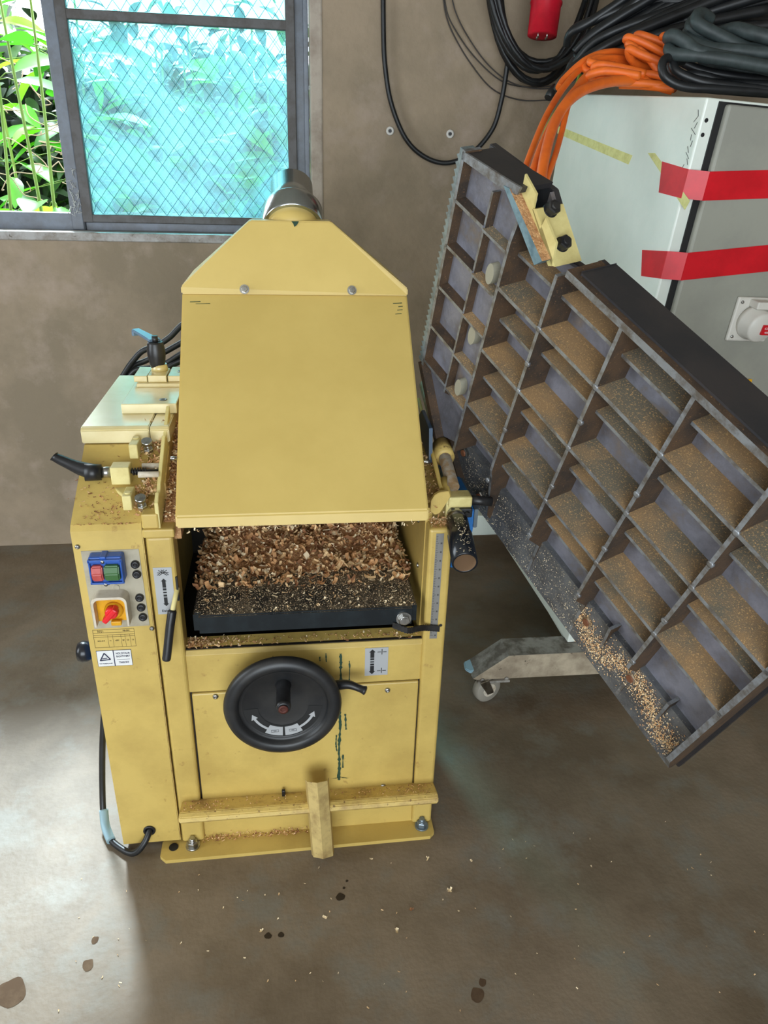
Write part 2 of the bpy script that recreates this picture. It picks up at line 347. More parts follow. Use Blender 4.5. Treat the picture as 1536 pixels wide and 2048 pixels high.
for k, (x, yv, h, lb) in enumerate(((-1.45, 4.2, 2.3, 'shrub far behind the two stems at the left edge of the window'), (-.95, 4.5, 2.2, 'shrub behind the mullion in the garden'), (-.62, 4.4, 2.0, 'shrub blurred behind the lower left of the wired glass'), (-.30, 4.5, 2.1, 'shrub blurred behind the middle left of the wired glass'), (.02, 4.4, 2.0, 'shrub blurred behind the middle right of the wired glass'), (.30, 4.3, 1.9, 'shrub blurred behind the right edge of the wired glass'))):
    plant(x, yv, 0, h, 30, .20, .9, 20+k, lb)
random.seed(8); g = G()
for k in range(44):
    a = Vector((random.uniform(-1.5, -.75), random.uniform(3.7, 4.1), random.uniform(1.15, 1.75))); pts = [a]
    for j in range(4): pts.append(pts[-1]+Vector((random.uniform(-.09, .09), random.uniform(-.02, .02), random.uniform(-.06, .07))))
    g.tube(spline(pts, 4), .0024, n=5)
tag(g.obj('dry_twigs', M_twig), 'tangle of pale dry twigs behind the plants outside', 'twigs', kind='stuff')
random.seed(12); g = G()
for k in range(4200):
    c = Vector((random.uniform(-2.6, 1.0), random.uniform(5.0, 5.5), random.uniform(.3, 2.2+.12*math.sin(k)))); d = (random.uniform(-1, 1), random.uniform(-1, 0), random.uniform(-1, .6))
    leaf(g, c, d, .13, .04, (0, -.3, 1), 0 if k % 3 else 1)
b2 = bmesh.new(); bmesh.ops.create_cube(b2, size=1); bmesh.ops.subdivide_edges(b2, edges=b2.edges[:], cuts=9, use_grid_fill=True)
for v in b2.verts: v.co = Vector((-.8+v.co.x*4.2, 5.75+v.co.y*.5, .98+v.co.z*1.9)) + Vector((0, .16, .10))*noise.noise(v.co*9)
g.merge(b2, mi=0)
hg = g.obj('hedge', [mat('hedge_leaf', (30, 52, 24), .6), leafmat('hedge_leaf_light', (56, 100, 36))]); tag(hg, 'dark green hedge at the back of the garden', 'hedge', kind='stuff')

# two wall plugs right of the window
for k, (q, lb) in enumerate((((.3890, 2.92, 1.6007), 'grey wall plug left of the hanging cable loop bottom'), ((.6060, 2.92, 1.5982), 'grey wall plug inside the hanging black cable loop'))):
    g = G(); g.lathe([(.006, 0), (.0135, 0), (.0145, .003), (.012, .006), (.007, .006), (.0055, .001)], q, (0, -1, 0), n=20)
    o = g.obj('wall_plug', M_plug, M=None); tag(o, lb, 'wall plug', 'plugs in the plaster wall')
    g = G(); g.cyl(Vector(q)+Vector((0, -.001, 0)), Vector(q)+Vector((0, -.0065, 0)), .0056, n=14); g.obj('screw_hole', M_black, o)

# ================================================================== the planer
mc = empty('planer_machine', (0, 1.6, 0)); tag(mc, 'yellow thickness planer with its cast iron table folded up at the right', 'planer')
YF = 1.31
# base
g = G(); poly = [(-.312, 1.264), (-.326, 1.278), (-.326, 1.318), (-.312, 1.332), (-.278, 1.335), (-.278, 1.95), (.330, 1.95), (.330, 1.282), (.318, 1.270)]
g.prism(poly, .010, 'z', 0, mi=0)
o = g.obj('base_plate', M_yel, mc)
gh = G(); gh.lathe([(.011, 0), (.011, .0012)], (-.298, 1.300, .0102), (0, 0, 1), n=20); gh.obj('bolt_hole', M_ink, o)
for (x, yv, mm) in ((-.253, 1.300, M_steel), (.302, 1.302, M_bluegrey)):
    gh = G(); gh.cyl((x, yv, .010), (x, yv, .014), .017, n=20); gh.hexnut((x, yv, .013), (0, 0, 1), .0125, .013, .62); gh.cyl((x, yv, .02), (x, yv, .036), .0065, n=12); gh.obj('anchor_bolt', mm, o)
# inner body plinth below the panel
g = G(); g.box((-.272, 1.322, .01), (.326, 1.90, .13)); g.box((-.29, 1.40, .012), (-.40, 1.9, .03)); g.obj('plinth', M_yel, mc)
# lower front rail (ledge) and slanting channel
g = G(); g.prism([(1.318, .142), (1.306, .146), (1.262, .160), (1.250, .156), (1.247, .146), (1.258, .130), (1.318, .112)], .326, 'x', -.268, bev=.002)
rail = g.obj('ledge_rail', M_yeldirty, mc)
g = G(); A0, A1 = Vector((.0165, 1.268, .230)), Vector((.0275, 1.246, .014))
w2, dpt = .046, .026
def chan(c, s=1): return [Vector((c.x, c.y+.006, c.z-.01)), Vector((c.x+.004, c.y-.016, c.z+.006)), Vector((c.x+.026, c.y-.030, c.z+.014)), Vector((c.x+.050, c.y-.016, c.z+.004)), Vector((c.x+.054, c.y+.006, c.z-.01))]
t_ = .0035; a, b = chan(A0), chan(A1); inn = Vector((0, t_*1.2, -t_*.8))
va = [g.bm.verts.new(q) for q in a]; vb = [g.bm.verts.new(q) for q in b]; vc = [g.bm.verts.new(q+inn) for q in a]; vd = [g.bm.verts.new(q+inn) for q in b]
for i in range(4):
    g.bm.faces.new([va[i], va[i+1], vb[i+1], vb[i]]); g.bm.faces.new([vc[i+1], vc[i], vd[i], vd[i+1]]); g.bm.faces.new([va[i+1], va[i], vc[i], vc[i+1]]); g.bm.faces.new([vb[i], vb[i+1], vd[i+1], vd[i]])
g.bm.faces.new([va[0], vb[0], vd[0], vc[0]]); g.bm.faces.new([va[4], vc[4], vd[4], vb[4]])
g.obj('angled_channel', mat('worn_yellow_channel', (196, 172, 112), .5, col2=(150, 124, 78), scale=22, amt=(.45, .7), col3=(98, 70, 44), scale3=90, amt3=(.66, .72), bump=.05), mc, recalc=True)
# posts
for nm, x0, x1, zt in (('l', -.279, -.2265, .835), ('r', .2785, .3275, .833)):
    g = G(); g.box((x0, YF, .012), (x1, YF+.055, zt), .007, seg=3); post = g.obj('corner_post', M_yel, mc)
    if nm == 'r': postr = post
    else: postl = post
# post caps
g = G(); g.box((-.281, 1.305, .835), (-.222, 1.37, .853), .003); g.box((-.281, 1.309, .853), (-.250, 1.40, .884), .003); g.obj('post_cap', M_yel, mc)
# panels
g = G(); g.box((-.2285, YF+.006, .4525), (.2795, YF+.02, .552), .003); g.prism([(YF+.006, .550), (YF+.012, .558), (YF+.05, .566), (YF+.05, .55)], .2795, 'x', -.2285); up = g.obj('upper_front_panel', M_yel, mc)
g = G(); g.box((-.2225, YF+.004, .130), (.2755, YF+.018, .4495), .0035); lp = g.obj('lower_front_panel', M_yel, mc)
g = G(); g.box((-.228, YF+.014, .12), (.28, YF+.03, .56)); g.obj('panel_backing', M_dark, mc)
for q in ((-.172, .4408), (.205, .4305), (-.152, .137), (.203, .142)):
    g = G(); g.lathe([(.0065, 0), (.006, .003), (.004, .0045), (.0018, .0045), (.0018, .003)], (q[0], YF+.004, q[1]), (0, -1, 0), n=16); g.obj('panel_screw', M_steel, lp)
g = G(); g.cyl((-.034, YF+.004, .145), (-.034, YF-.010, .145), .004, n=12); g.box((-.038, YF-.012, .138), (-.030, YF-.004, .165), .002); g.obj('latch_pin', M_blackmetal, lp)
# old green paint showing in streaks
def streak(pts, wd, par, yy):
    g = G(); random.seed(int(pts[0][0]*1e4) & 1023); L_, R_ = [], []
    for (x, z) in [(v.x, v.y) for v in spline([(a_, b_, 0) for a_, b_ in pts], 7)]:
        w_ = wd*random.uniform(.35, 1.2); L_.append(g.bm.verts.new((x-w_, yy, z))); R_.append(g.bm.verts.new((x+w_*random.uniform(.5, 1), yy, z)))
    for i in range(len(L_)-1): g.bm.faces.new([L_[i], L_[i+1], R_[i+1], R_[i]])
    g.obj('paint_streak', M_drip, par, recalc=True)
yy = YF+.0025
streak([(.100, .535), (.101, .515), (.100, .495), (.101, .47), (.100, .456)], .0038, up, YF+.0052); streak([(.119, .515), (.120, .49), (.119, .46)], .002, up, YF+.0052)
streak([(.068, .538), (.069, .515)], .0018, up, YF+.0052); streak([(.055, .53), (.055, .518)], .0018, up, YF+.0052); streak([(-.045, .538), (-.047, .525)], .0018, up, YF+.0052)
streak([(.099, .40), (.098, .37), (.100, .34), (.098, .30), (.097, .26), (.098, .22), (.097, .185), (.098, .172)], .0042, lp, yy)
streak([(.111, .37), (.112, .34), (.113, .325)], .0028, lp, yy); streak([(.091, .31), (.090, .28), (.092, .262)], .0022, lp, yy); streak([(.106, .25), (.106, .21)], .0022, lp, yy)
streak([(.085, .178), (.100, .180), (.118, .176)], .006, lp, yy)
# machine inside: side plates, back, floor of the well
g = G(); g.box((-.279, YF+.05, .13), (-.262, 1.90, .86)); g.obj('side_wall', M_yel, mc)
g = G(); g.box((.2765, YF+.04, .13), (.290, 1.90, .862)); g.obj('side_wall', M_yel, mc)
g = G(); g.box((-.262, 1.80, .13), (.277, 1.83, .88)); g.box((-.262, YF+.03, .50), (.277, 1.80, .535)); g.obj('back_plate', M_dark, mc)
g = G(); g.box((-.215, 1.66, .835), (.272, 1.72, .90)); g.cyl((-.25, 1.63, .82), (.27, 1.63, .82), .036, n=20); g.obj('cutter_block', M_blackmetal, mc)
for q in ((.2765, 1.40, .70), (.2765, 1.42, .80)):
    g = G(); g.lathe([(.006, 0), (.005, .003), (.002, .004)], q, (-1, 0, 0), n=12); g.obj('side_bolt', M_steel, mc)
# thicknessing bed
g = G(); b2 = bmesh.new(); bmesh.ops.create_cube(b2, size=1)
for v in b2.verts: v.co = Vector(((-.200+.257)/2+v.co.x*.457, (1.279+1.78)/2+v.co.y*.501, .6495+v.co.z*.041))
bmesh.ops.bevel(b2, geom=[e for e in b2.edges if abs(e.verts[0].co.z-e.verts[1].co.z) > .01], offset=.012, segments=4, affect='EDGES')
bmesh.ops.bevel(b2, geom=[e for e in b2.edges if e.verts[0].co.z > .66 and e.verts[1].co.z > .66], offset=.003, segments=2, affect='EDGES')
for f in b2.faces: f.material_index = 0 if f.normal.z > .7 else 1
g.merge(b2, keep=True); bed = g.obj('thicknesser_bed', [M_bed, M_bedside], mc)
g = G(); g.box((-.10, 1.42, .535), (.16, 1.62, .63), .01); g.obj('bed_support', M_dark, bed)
g = G(); g.hexnut((.228, 1.279, .643), (0, -1, 0), .013, .009, .6); g.cyl((.228, 1.280, .643), (.228, 1.276, .643), .016, n=20); g.obj('bed_nut', M_steel, bed)
g = G(); pts = spline([(.205, 1.277, .628), (.235, 1.268, .618), (.262, 1.285, .610), (.285, 1.300, .600), (.312, 1.302, .595)], 5)
for i in range(len(pts)-1): g.prism([(pts[i].x, pts[i].y), (pts[i+1].x, pts[i+1].y), (pts[i+1].x, pts[i+1].y+.0025), (pts[i].x, pts[i].y+.0025)], pts[i].z+.007, 'z', pts[i].z-.007)
g.obj('height_pointer', M_blackmetal, bed)
# height ruler
g = G(); g.box((.2925, YF-.0012, .567), (.3085, YF+.001, .823), mi=0)
for k in range(60):
    z = .575+k*.0041; l_ = .006 if k % 5 == 0 else .0035; g.box((.2932, YF-.0016, z), (.2932+l_, YF-.001, z+.0009), mi=1)
    if k % 5 == 0: g.box((.3025, YF-.0016, z-.0015), (.3060, YF-.001, z+.0022), mi=1)
g.obj('height_scale', [mat('dull_ruler_metal', (132, 130, 126), .45, .2), mat('ruler_print', (74, 72, 70), .6)], postr)
g = G(); g.cyl((.3155, YF+.001, .600), (.3155, YF-.0006, .600), .0035, n=14); g.obj('drilled_hole', M_ink, postr)
# arrow labels
def arrows(g, x, z, wd, h, y0, mi=1):
    hd = wd*.9
    for s_ in (1, -1): g.prism([(x-hd, z+s_*(h/2-hd)), (x+hd, z+s_*(h/2-hd)), (x+hd*.3, z+s_*h/2), (x-hd*.3, z+s_*h/2)] if False else [(x-hd, z+s_*(h/2-hd*1.1)), (x+hd, z+s_*(h/2-hd*1.1)), (x, z+s_*h/2)], y0, 'y', y0+.0004, mi=mi)
    n = 7
    for k in range(n):
        zz = z-(h/2-hd*1.2)+(h-2.4*hd)*(k+.5)/n; tt = (h-2.4*hd)/n*(.22+.11*abs(k-n//2)); g.box((x-wd*.55, y0, zz-tt), (x+wd*.55, y0+.0004, zz+tt), mi=mi)
g = G(); g.box((.1530, YF+.0045, .4725), (.2040, YF+.0062, .5460), mi=0); arrows(g, .1690, .5095, .0078, .066, YF+.0040)
for z in (.5350, .4850):
    for a, b in (((.180, z-.0007), (.188, z+.0007)), ((.192, z-.0007), (.200, z+.0007)), ((.1892, z-.007), (.1908, z+.007))): g.box((a[0], YF+.0040, a[1]), (b[0], YF+.0044, b[1]), mi=1)
g.obj('height_label', [M_label, M_ink], up)
g = G(); g.box((-.2705, YF-.001, .660), (-.2350, YF+.001, .768), mi=0); arrows(g, -.2525, .711, .0062, .064, YF-.0014)
for a in (1, -1):
    g.tube([(-.2525-.008*a, YF-.0014, .750), (-.2525+.008*a, YF-.0014, .762)], .0007, n=4, mi=1); g.tube([(-.2525-.011*a, YF-.0014, .751), (-.2525+.003*a, YF-.0014, .763)], .0006, n=4, mi=1)
g.tube([(-.2635, YF-.0014, .7565), (-.2415, YF-.0014, .7565)], .0006, n=4, mi=1)
text(g, 'Elektra', .007, front(-.2525, YF-.0014, .668), mi=1)
g.obj('feed_label', [M_label, M_ink], postl)
# feed lever and its slot
g = G(); g.box((-.2300, YF-.0006, .690), (-.2262, YF+.006, .745)); g.obj('lever_slot', M_ink, postl)
g = G(); g.tube(spline([(-.229, 1.318, .715), (-.232, 1.300, .704), (-.238, 1.285, .680)], 4), .005, n=8, mi=0); g.tube(spline([(-.2375, 1.286, .684), (-.2435, 1.278, .655), (-.2525, 1.266, .600), (-.2565, 1.262, .579)], 6), .009, n=14, mi=1, radii=[.0065]+[.0088]*16+[.008, .0045])
g.obj('feed_lever', [M_yelpale, M_black], mc)
# handwheel
WC = Vector((-.0265, 1.262, .4580)); AX = Vector((0, -1, 0))
prof = [(.118, .0), (.1225, .006), (.1238, .014), (.1205, .022), (.111, .027), (.100, .0265), (.0955, .023), (.093, .016), (.091, .0125), (.0865, .0135), (.085, .0125), (.03, .011), (.001, .011)]
g = G(); g.lathe(prof, WC, AX, n=72); hw = g.obj('handwheel', M_wheel, mc)
g = G(); g.cyl(WC, WC+Vector((0, .055, 0)), .022, n=20); g.obj('shaft', M_blackmetal, hw)
g = G(); g.lathe([(.0165, 0), (.0165, .006), (.0145, .010), (.0145, .062), (.0155, .070), (.014, .076), (.008, .078), (.008, .076)], WC+Vector((.002, -.008, .052)), AX, n=24); g.obj('crank_grip', M_black, hw)
g = G(); g.lathe([(.0098, 0), (.0098, .0025), (.0045, .0025), (.0045, .001)], WC+Vector((.002, -.086, .052)), AX, n=20); g.obj('grip_screw', mat('rusty_screw', (86, 44, 36), .6, .3), hw)
g = G(); g.tube(spline([(.075, 1.285, .472), (.11, 1.272, .486), (.135, 1.262, .482), (.150, 1.255, .479)], 5), .008, n=12, radii=[.012, .012, .0115, .011, .0105, .010, .0095, .009, .0085, .008, .008, .008, .0085, .0095, .0100, .0075]); g.obj('locking_lever', M_black, mc)
def ring(g, c, r0, r1, a0, a1, y, mi, n=16):
    for k in range(n):
        t0, t1 = a0+(a1-a0)*k/n, a0+(a1-a0)*(k+1)/n
        g.quad([(c.x+rr*math.cos(t), y, c.z+rr*math.sin(t)) for rr, t in ((r0, t0), (r1, t0), (r1, t1), (r0, t1))], mi)
g = G(); yl = WC.y-.0128
ring(g, WC, .053, .083, math.radians(184), math.radians(356), yl, 0, 40)
for s_ in (-1, 1):
    c0 = math.radians(270); a = c0+s_*math.radians(2); b = c0+s_*math.radians(30); ring(g, WC, .0570, .0805, min(a, b), max(a, b), yl-.0004, 1, 8)
    a = b; b = c0+s_*math.radians(62); ring(g, WC, .0655, .0710, min(a, b), max(a, b), yl-.0004, 1, 8)
    t = c0+s_*math.radians(62); t2 = c0+s_*math.radians(73)
    g.quad([(WC.x+rr*math.cos(tt), yl-.0004, WC.z+rr*math.sin(tt)) for rr, tt in ((.0605, t), (.0760, t), (.0685, t2), (.0680, t2))], 1)
    x = WC.x+s_*.019; z = WC.z-.067
    for (a0_, b0_, a1_, b1_) in ((-.008, -.003, .008, -.0024), (-.008, .0024, .008, .003), (-.008, -.003, -.0074, .003), (.0074, -.003, .008, .003), (-.003, -.0006, .003, .0006)): g.box((x+a0_, yl-.0009, z+b0_), (x+a1_, yl-.0005, z+b1_), mi=2)
g.obj('direction_label', [M_ink, M_label, M_ink], hw, recalc=False)

# left housing
g = G()
g.prism([(1.31, .022), (1.31, .852), (1.318, .862), (1.49, .960), (1.92, .960), (1.92, .022)], -.2835, 'x', -.4135, bev=.0)
hs = g.obj('control_housing', M_yel, mc)
g = G(); g.prism([(1.492, .962), (1.492, .990), (1.50, .996), (1.90, .996), (1.90, .962)], -.283, 'x', -.418, bev=.002); g.prism([(1.492, .962), (1.492, .989), (1.50, .995), (1.90, .995), (1.90, .962)], -.243, 'x', -.2815, bev=.002); lid = g.obj('housing_lid', M_yellid, mc)
g = G(); g.prism([(1.31, .022), (1.31, .852), (1.318, .860), (1.49, .955), (1.9, .955), (1.9, .86), (1.36, .86), (1.36, .022)], -.2815, 'x', -.2830); g.prism([(1.40, .80), (1.40, .91), (1.50, .957), (1.9, .957), (1.9, .80)], -.245, 'x', -.281); g.obj('inner_housing', M_yeldirty, mc)
g = G(); g.box((-.4175, 1.322, .33), (-.4140, 1.80, .815), .001); g.obj('side_door', M_bluepaint, hs)
g = G(); g.lathe([(.007, 0), (.007, .018), (.016, .020), (.022, .030), (.024, .040), (.020, .050), (.008, .054)], (-.4170, 1.40, .515), (-1, 0, 0), n=24); g.obj('door_knob', mat('worn_black_knob', (46, 46, 48), .25, .4), hs)
# control plate and switches
g = G(); g.prism([(-.3985, .6325), (-.3998, .8103), (-.2925, .8110), (-.2900, .6350)], YF-.0015, 'y', YF+.001); cp = g.obj('control_plate', M_plate, mc)
for q in ((-.4045, .8200), (-.2865, .6270)):
    g = G(); g.lathe([(.005, 0), (.005, .002), (.003, .004), (.0015, .004), (.0015, .002)], (q[0], YF, q[1]), (0, -1, 0), n=16); g.obj('plate_screw', M_steel, cp)
g = G(); x0, x1, z0, z1 = -.3830, -.3200, .752, .806
g.box((x0, 1.285, z0), (x1, YF, z1+.002), .004); g.box((x0+.022, 1.283, z0-.005), (x0+.034, YF, z1+.004), .002)
g.box((x0+.001, 1.279, z0), (x0+.004, 1.286, z1), .001); g.box((x1-.004, 1.279, z0), (x1-.001, 1.286, z1), .001); g.box((x0, 1.279, z0), (x1, 1.286, z0+.004), .001); g.box((x0, 1.279, z1-.007), (x1, 1.286, z1-.001), .001)
sw = g.obj('push_button_switch', M_blue, cp)
for xa, xb, mm, nm in ((x0+.006, x0+.0265, M_redb, 'stop_button'), (x0+.029, x1-.006, M_greenb, 'start_button')):
    g = G(); zc = (z0+z1)/2-.002; g.prism([(1.286, zc-.017), (1.275, zc-.016), (1.271, zc+.001), (1.275, zc+.016), (1.286, zc+.017)], xb, 'x', xa, bev=.0025); g.obj(nm, mm, sw)
for z in (z1-.005, z0-.001):
    g = G(); g.lathe([(.004, 0), (.0035, .002), (.001, .003)], (x0+.028, 1.281, z), (0, -1, 0), n=12); g.obj('switch_screw', M_steel, sw)
g = G(); g.lathe([(.0065, 0), (.0065, .0015), (.005, .0015), (.005, .0008)], (-.3441, YF-.0015, .7275), (0, -1, 0), n=20); g.obj('blanking_plug', M_plate, cp)
for k, q in enumerate(((-.3020, .7785), (-.3015, .7565), (-.3020, .7030), (-.3015, .6800), (-.3005, .6570))):
    g = G(); g.lathe([(.0085, 0), (.0085, .004), (.0074, .0065), (.0030, .0065), (.0024, .005)], (q[0], YF-.0015, q[1]), (0, -1, 0), n=20); g.obj('fuse_cap', M_black, cp)
# rotary main switch with its hood
g = G(); x0, x1, z0, z1 = -.3880, -.3215, .6560, .7230
oc, ic = [], []
for k in range(9): a = PI/2+PI/2*k/8; oc.append((x0+.013+.013*math.cos(a), z1-.013+.013*math.sin(a)))
for k in range(9): a = PI/2*k/8; ic.append((x1-.013+.013*math.cos(a), z1-.013+.013*math.sin(a)))
outer = [(x1, z0)]+ic+oc+[(x0, z0)]
cx, cz = (x0+x1)/2, (z0+z1)/2; inner = [(cx+(q[0]-cx)*.88, cz-.002+(q[1]-cz)*.90) for q in outer]; inner[0] = (inner[0][0], z0); inner[-1] = (inner[-1][0], z0)
g.prism(outer+inner[::-1], 1.278, 'y', YF); ms = g.obj('main_switch', M_offw, cp)
g = G(); g.box((x0+.004, YF-.012, z0+.001), (x1-.004, YF, z1-.005), .001); g.obj('yellow_switch_plate', M_yelknob, ms)
g = G(); g.lathe([(.0045, 0), (.0035, 0), (.0035, .0006), (.0045, .0006)], (cx-.001, YF-.0122, z1-.013), (0, -1, 0), n=20); g.obj('switch_mark', M_ink, ms)
g = G(); g.lathe([(.018, 0), (.018, .006), (.013, .009)], (cx+.003, YF-.012, cz-.006), (0, -1, 0), n=24); g.box((cx-.004, YF-.024, z0-.004), (cx+.016, YF-.014, z0+.006), .002); g.obj('knob_base', M_yelknob, ms)
g = G(); T = Matrix.Translation((cx+.001, YF-.021, cz-.004)) @ Matrix.Rotation(math.radians(-48), 4, 'Y'); g.box((-.021, -.020, -.0055), (.017, 0, .0055), .003, M=T); g.lathe([(.0125, 0), (.0125, .012), (.010, .016)], (cx+.002, YF-.020, cz-.003), (0, -1, 0), n=20); g.obj('red_switch_handle', M_redknob, ms)
# printed data table
g = G(); X0, X1, Z0, Z1 = -.4030, -.3222, .5855, .6285; yy = YF-.0004
def ln(a, b, c, d): g.box((a, yy, b), (c, yy+.0006, d))
for z in (Z0, Z1, Z1-.013, Z1-.0075, Z1-.0175): ln(X0, z-.0003, X1, z+.0003)
for x in (X0, X1): ln(x-.0003, Z0, x+.0003, Z1)
for f_ in (.34, .46, .66, .76, .88): x = X0+(X1-X0)*f_; ln(x-.0002, Z0, x+.0002, Z1-.013)
text(g, '5021', .0065, front(-.388, yy, Z1-.004)); text(g, '98.000', .005, front(-.338, yy, Z1-.004))
for k, (f_, t) in enumerate(((.17, '5021-013'), (.40, '3~'), (.56, '400V'), (.71, '50'), (.82, '5,5'), (.94, '7,5'))):
    text(g, t, .0042, front(X0+(X1-X0)*f_, yy, Z0+.016), sx=.9)
g.obj('data_table_print', M_brown, hs)
# white dust certification label
g = G(); X0, X1, Z0, Z1 = -.4030, -.3337, .5385, .5780; g.box((X0, YF-.0008, Z0), (X1, YF+.0006, Z1), mi=1); g.box((X0+.0008, YF-.0011, Z0+.0008), (X1-.0008, YF, Z1-.0008), mi=0); yy = YF-.0016
g.box((-.3700, yy, Z0), (-.3682, yy+.0006, Z1), mi=1); yy -= .0001
c = (-.3870, .5615)
T3 = [(c[0]-.0100, c[1]-.0075), (c[0]+.0105, c[1]-.0055), (c[0]-.0005, c[1]+.0105)]
for i in range(3): a, b = T3[i], T3[(i+1) % 3]; g.tube([(a[0], yy, a[1]), (b[0], yy, b[1])], .0012, n=4, mi=1)
g.tube([(c[0]-.0055, yy, c[1]-.0032), (c[0]+.0045, yy, c[1]-.0020)], .0009, n=4, mi=1)
text(g, 'TÜV RHEINLAND', .0034, front(-.3866, yy, .5460), mi=1)
for t, z in (('HOLZSTAUB', .5700), ('RICHTWERT', .5625), ('TRGS 553', .5475)): text(g, t, .0062, front(-.3508, yy, z), mi=1, sx=.78)
g.box((-.364, yy, .5545), (-.338, yy+.0004, .5549), mi=1)
g.obj('dust_label', [M_wlabel, M_inkb], hs)

# hood
HB, HF = (1.282, .889), (1.652, 1.237)
g = G(); hx = (-.211, .2655)
def hoodx(t): return (hx[0]-.006*t, hx[1]+.006*t)
pr = [(1.279, .868), (1.281, .889), (1.652, 1.237)]
# main sloping sheet with its front lip, box sides behind
g.prism([(1.279, .866), (1.282, .890), (1.652, 1.238), (1.90, 1.238), (1.90, .93), (1.62, .90), (1.30, .872)], .268, 'x', -.2135, bev=.003)
hood = g.obj('chip_hood', M_yelclean, mc)
g = G(); b2 = bmesh.new()
capA = [(-.2145, 1.644, 1.237), (-.2145, 1.647, 1.252), (-.0670, 1.700, 1.381), (.1040, 1.700, 1.382), (.2690, 1.647, 1.252), (.2690, 1.644, 1.237)]
capB = [(-.2145, 1.895, 1.237), (-.2145, 1.895, 1.252), (-.0670, 1.76, 1.381), (.1040, 1.76, 1.382), (.2690, 1.895, 1.252), (.2690, 1.895, 1.237)]
A_ = [b2.verts.new(q) for q in capA]; B_ = [b2.verts.new(q) for q in capB]; b2.faces.new(A_); b2.faces.new(B_[::-1])
for i in range(6): b2.faces.new([A_[(i+1) % 6], A_[i], B_[i], B_[(i+1) % 6]])
bmesh.ops.recalc_face_normals(b2, faces=b2.faces[:]); bmesh.ops.bevel(b2, geom=b2.edges[:], offset=.0025, segments=2, affect='EDGES')
g.merge(b2); g.quad([(.02, 1.6985, 1.381), (.036, 1.6985, 1.381), (.032, 1.695, 1.374), (.026, 1.6938, 1.370), (.024, 1.696, 1.376)], 1)
cap = g.obj('hood_cap', [M_yelclean, M_drip], mc)
for q in ((-.083, 1.646, 1.2475), (.146, 1.646, 1.2475)):
    g = G(); nd = Vector((0, -.93, .36)); g.cyl(q, Vector(q)+nd*.0015, .010, n=20); g.hexnut(Vector(q)+nd*.001, nd, .0072, .006, .5); g.obj('hood_bolt', M_steel, cap)
for (x, z, w_, h_) in ((-.197, 1.222, .022, .0012), (-.185, 1.219, .03, .0008), (.235, 1.222, .02, .0012), (.243, 1.210, .012, .001), (.238, 1.203, .014, .001), (.246, 1.216, .01, .0012)):
    g = G(); yv = HB[0]+(z-HB[1])/(HF[1]-HB[1])*(HF[0]-HB[0])-.0016; g.quad([(x, yv, z), (x+w_, yv, z+.001), (x+w_, yv+.0005+h_, z+.001+h_), (x, yv+h_, z+h_)]); g.obj('scratch', M_drip, hood)
for q in ((-.214, 1.375, .972), (.269, 1.36, .960)):
    g = G(); g.cyl((q[0], q[1], q[2]), (q[0]+(.012 if q[0] > 0 else -.012), q[1]-.002, q[2]), .004, n=12); g.obj('hood_pin', M_steel, hood)
# extraction spigot
ax = Vector((0, .80, .60)).normalized(); c0 = Vector((.0245, 1.765, 1.352))
g = G(); g.lathe([(.060, -.03), (.060, .035)], c0, ax, n=48); g.obj('yellow_collar', M_yelclean, cap)
g = G(); g.lathe([(.0665, .012), (.0685, .016), (.0685, .062), (.0665, .066), (.0500, .082), (.0485, .088), (.0485, .150), (.0465, .150), (.0465, .02)], c0, ax, n=64); g.obj('duct_spigot', M_duct, cap)

# clamp and blocks on the lid
g = G(); g.box((-.352, 1.58, .996), (-.236, 1.76, 1.018), .002); g.box((-.340, 1.71, 1.018), (-.214, 1.79, 1.026), .001); bl = g.obj('clamp_plate', M_yellid, lid)
g = G(); g.box((-.348, 1.725, 1.026), (-.318, 1.81, 1.040), .0015); g.box((-.272, 1.725, 1.026), (-.222, 1.81, 1.040), .0015); g.box((-.316, 1.722, 1.026), (-.274, 1.79, 1.042), .0015); g.cyl((-.296, 1.775, 1.04), (-.296, 1.775, 1.056), .021, .017, n=24); g.obj('guide_block', M_yellid, lid)
for q in ((-.245, 1.765, 1.0405), (-.268, 1.61, 1.0185)):
    g = G(); g.lathe([(.0085, 0), (.0085, .0008), (.0045, .0008), (.0045, .0002)], q, (0, 0, 1), n=20); g.cyl(q, Vector(q)+Vector((0, 0, .0006)), .0044, n=6, mi=1); g.obj('socket_screw', [M_bluegrey, M_ink], lid)
g = G(); g.lathe([(.015, 0), (.0175, .010), (.0205, .028), (.0210, .040), (.0185, .058), (.0170, .062)], (-.300, 1.775, 1.046), (0, 0, 1), n=28, mi=0); g.cyl((-.300, 1.775, 1.105), (-.300, 1.775, 1.122), .007, n=16)
T = Matrix.Translation((-.300, 1.775, 1.107)) @ Matrix.Rotation(math.radians(124), 4, 'Z') @ Matrix.Rotation(math.radians(-4), 4, 'Y')
g.prism([(.0, -.015), (.02, -.013), (.095, -.010), (.104, -.010), (.104, .010), (.095, .010), (.02, .013), (0, .015)], .007, 'z', 0, M=T, mi=1, bev=.002); g.box((.098, -.010, -.010), (.106, .010, .004), .002, M=T, mi=1)
g.obj('clamp_lever', [M_black, M_lever], lid)
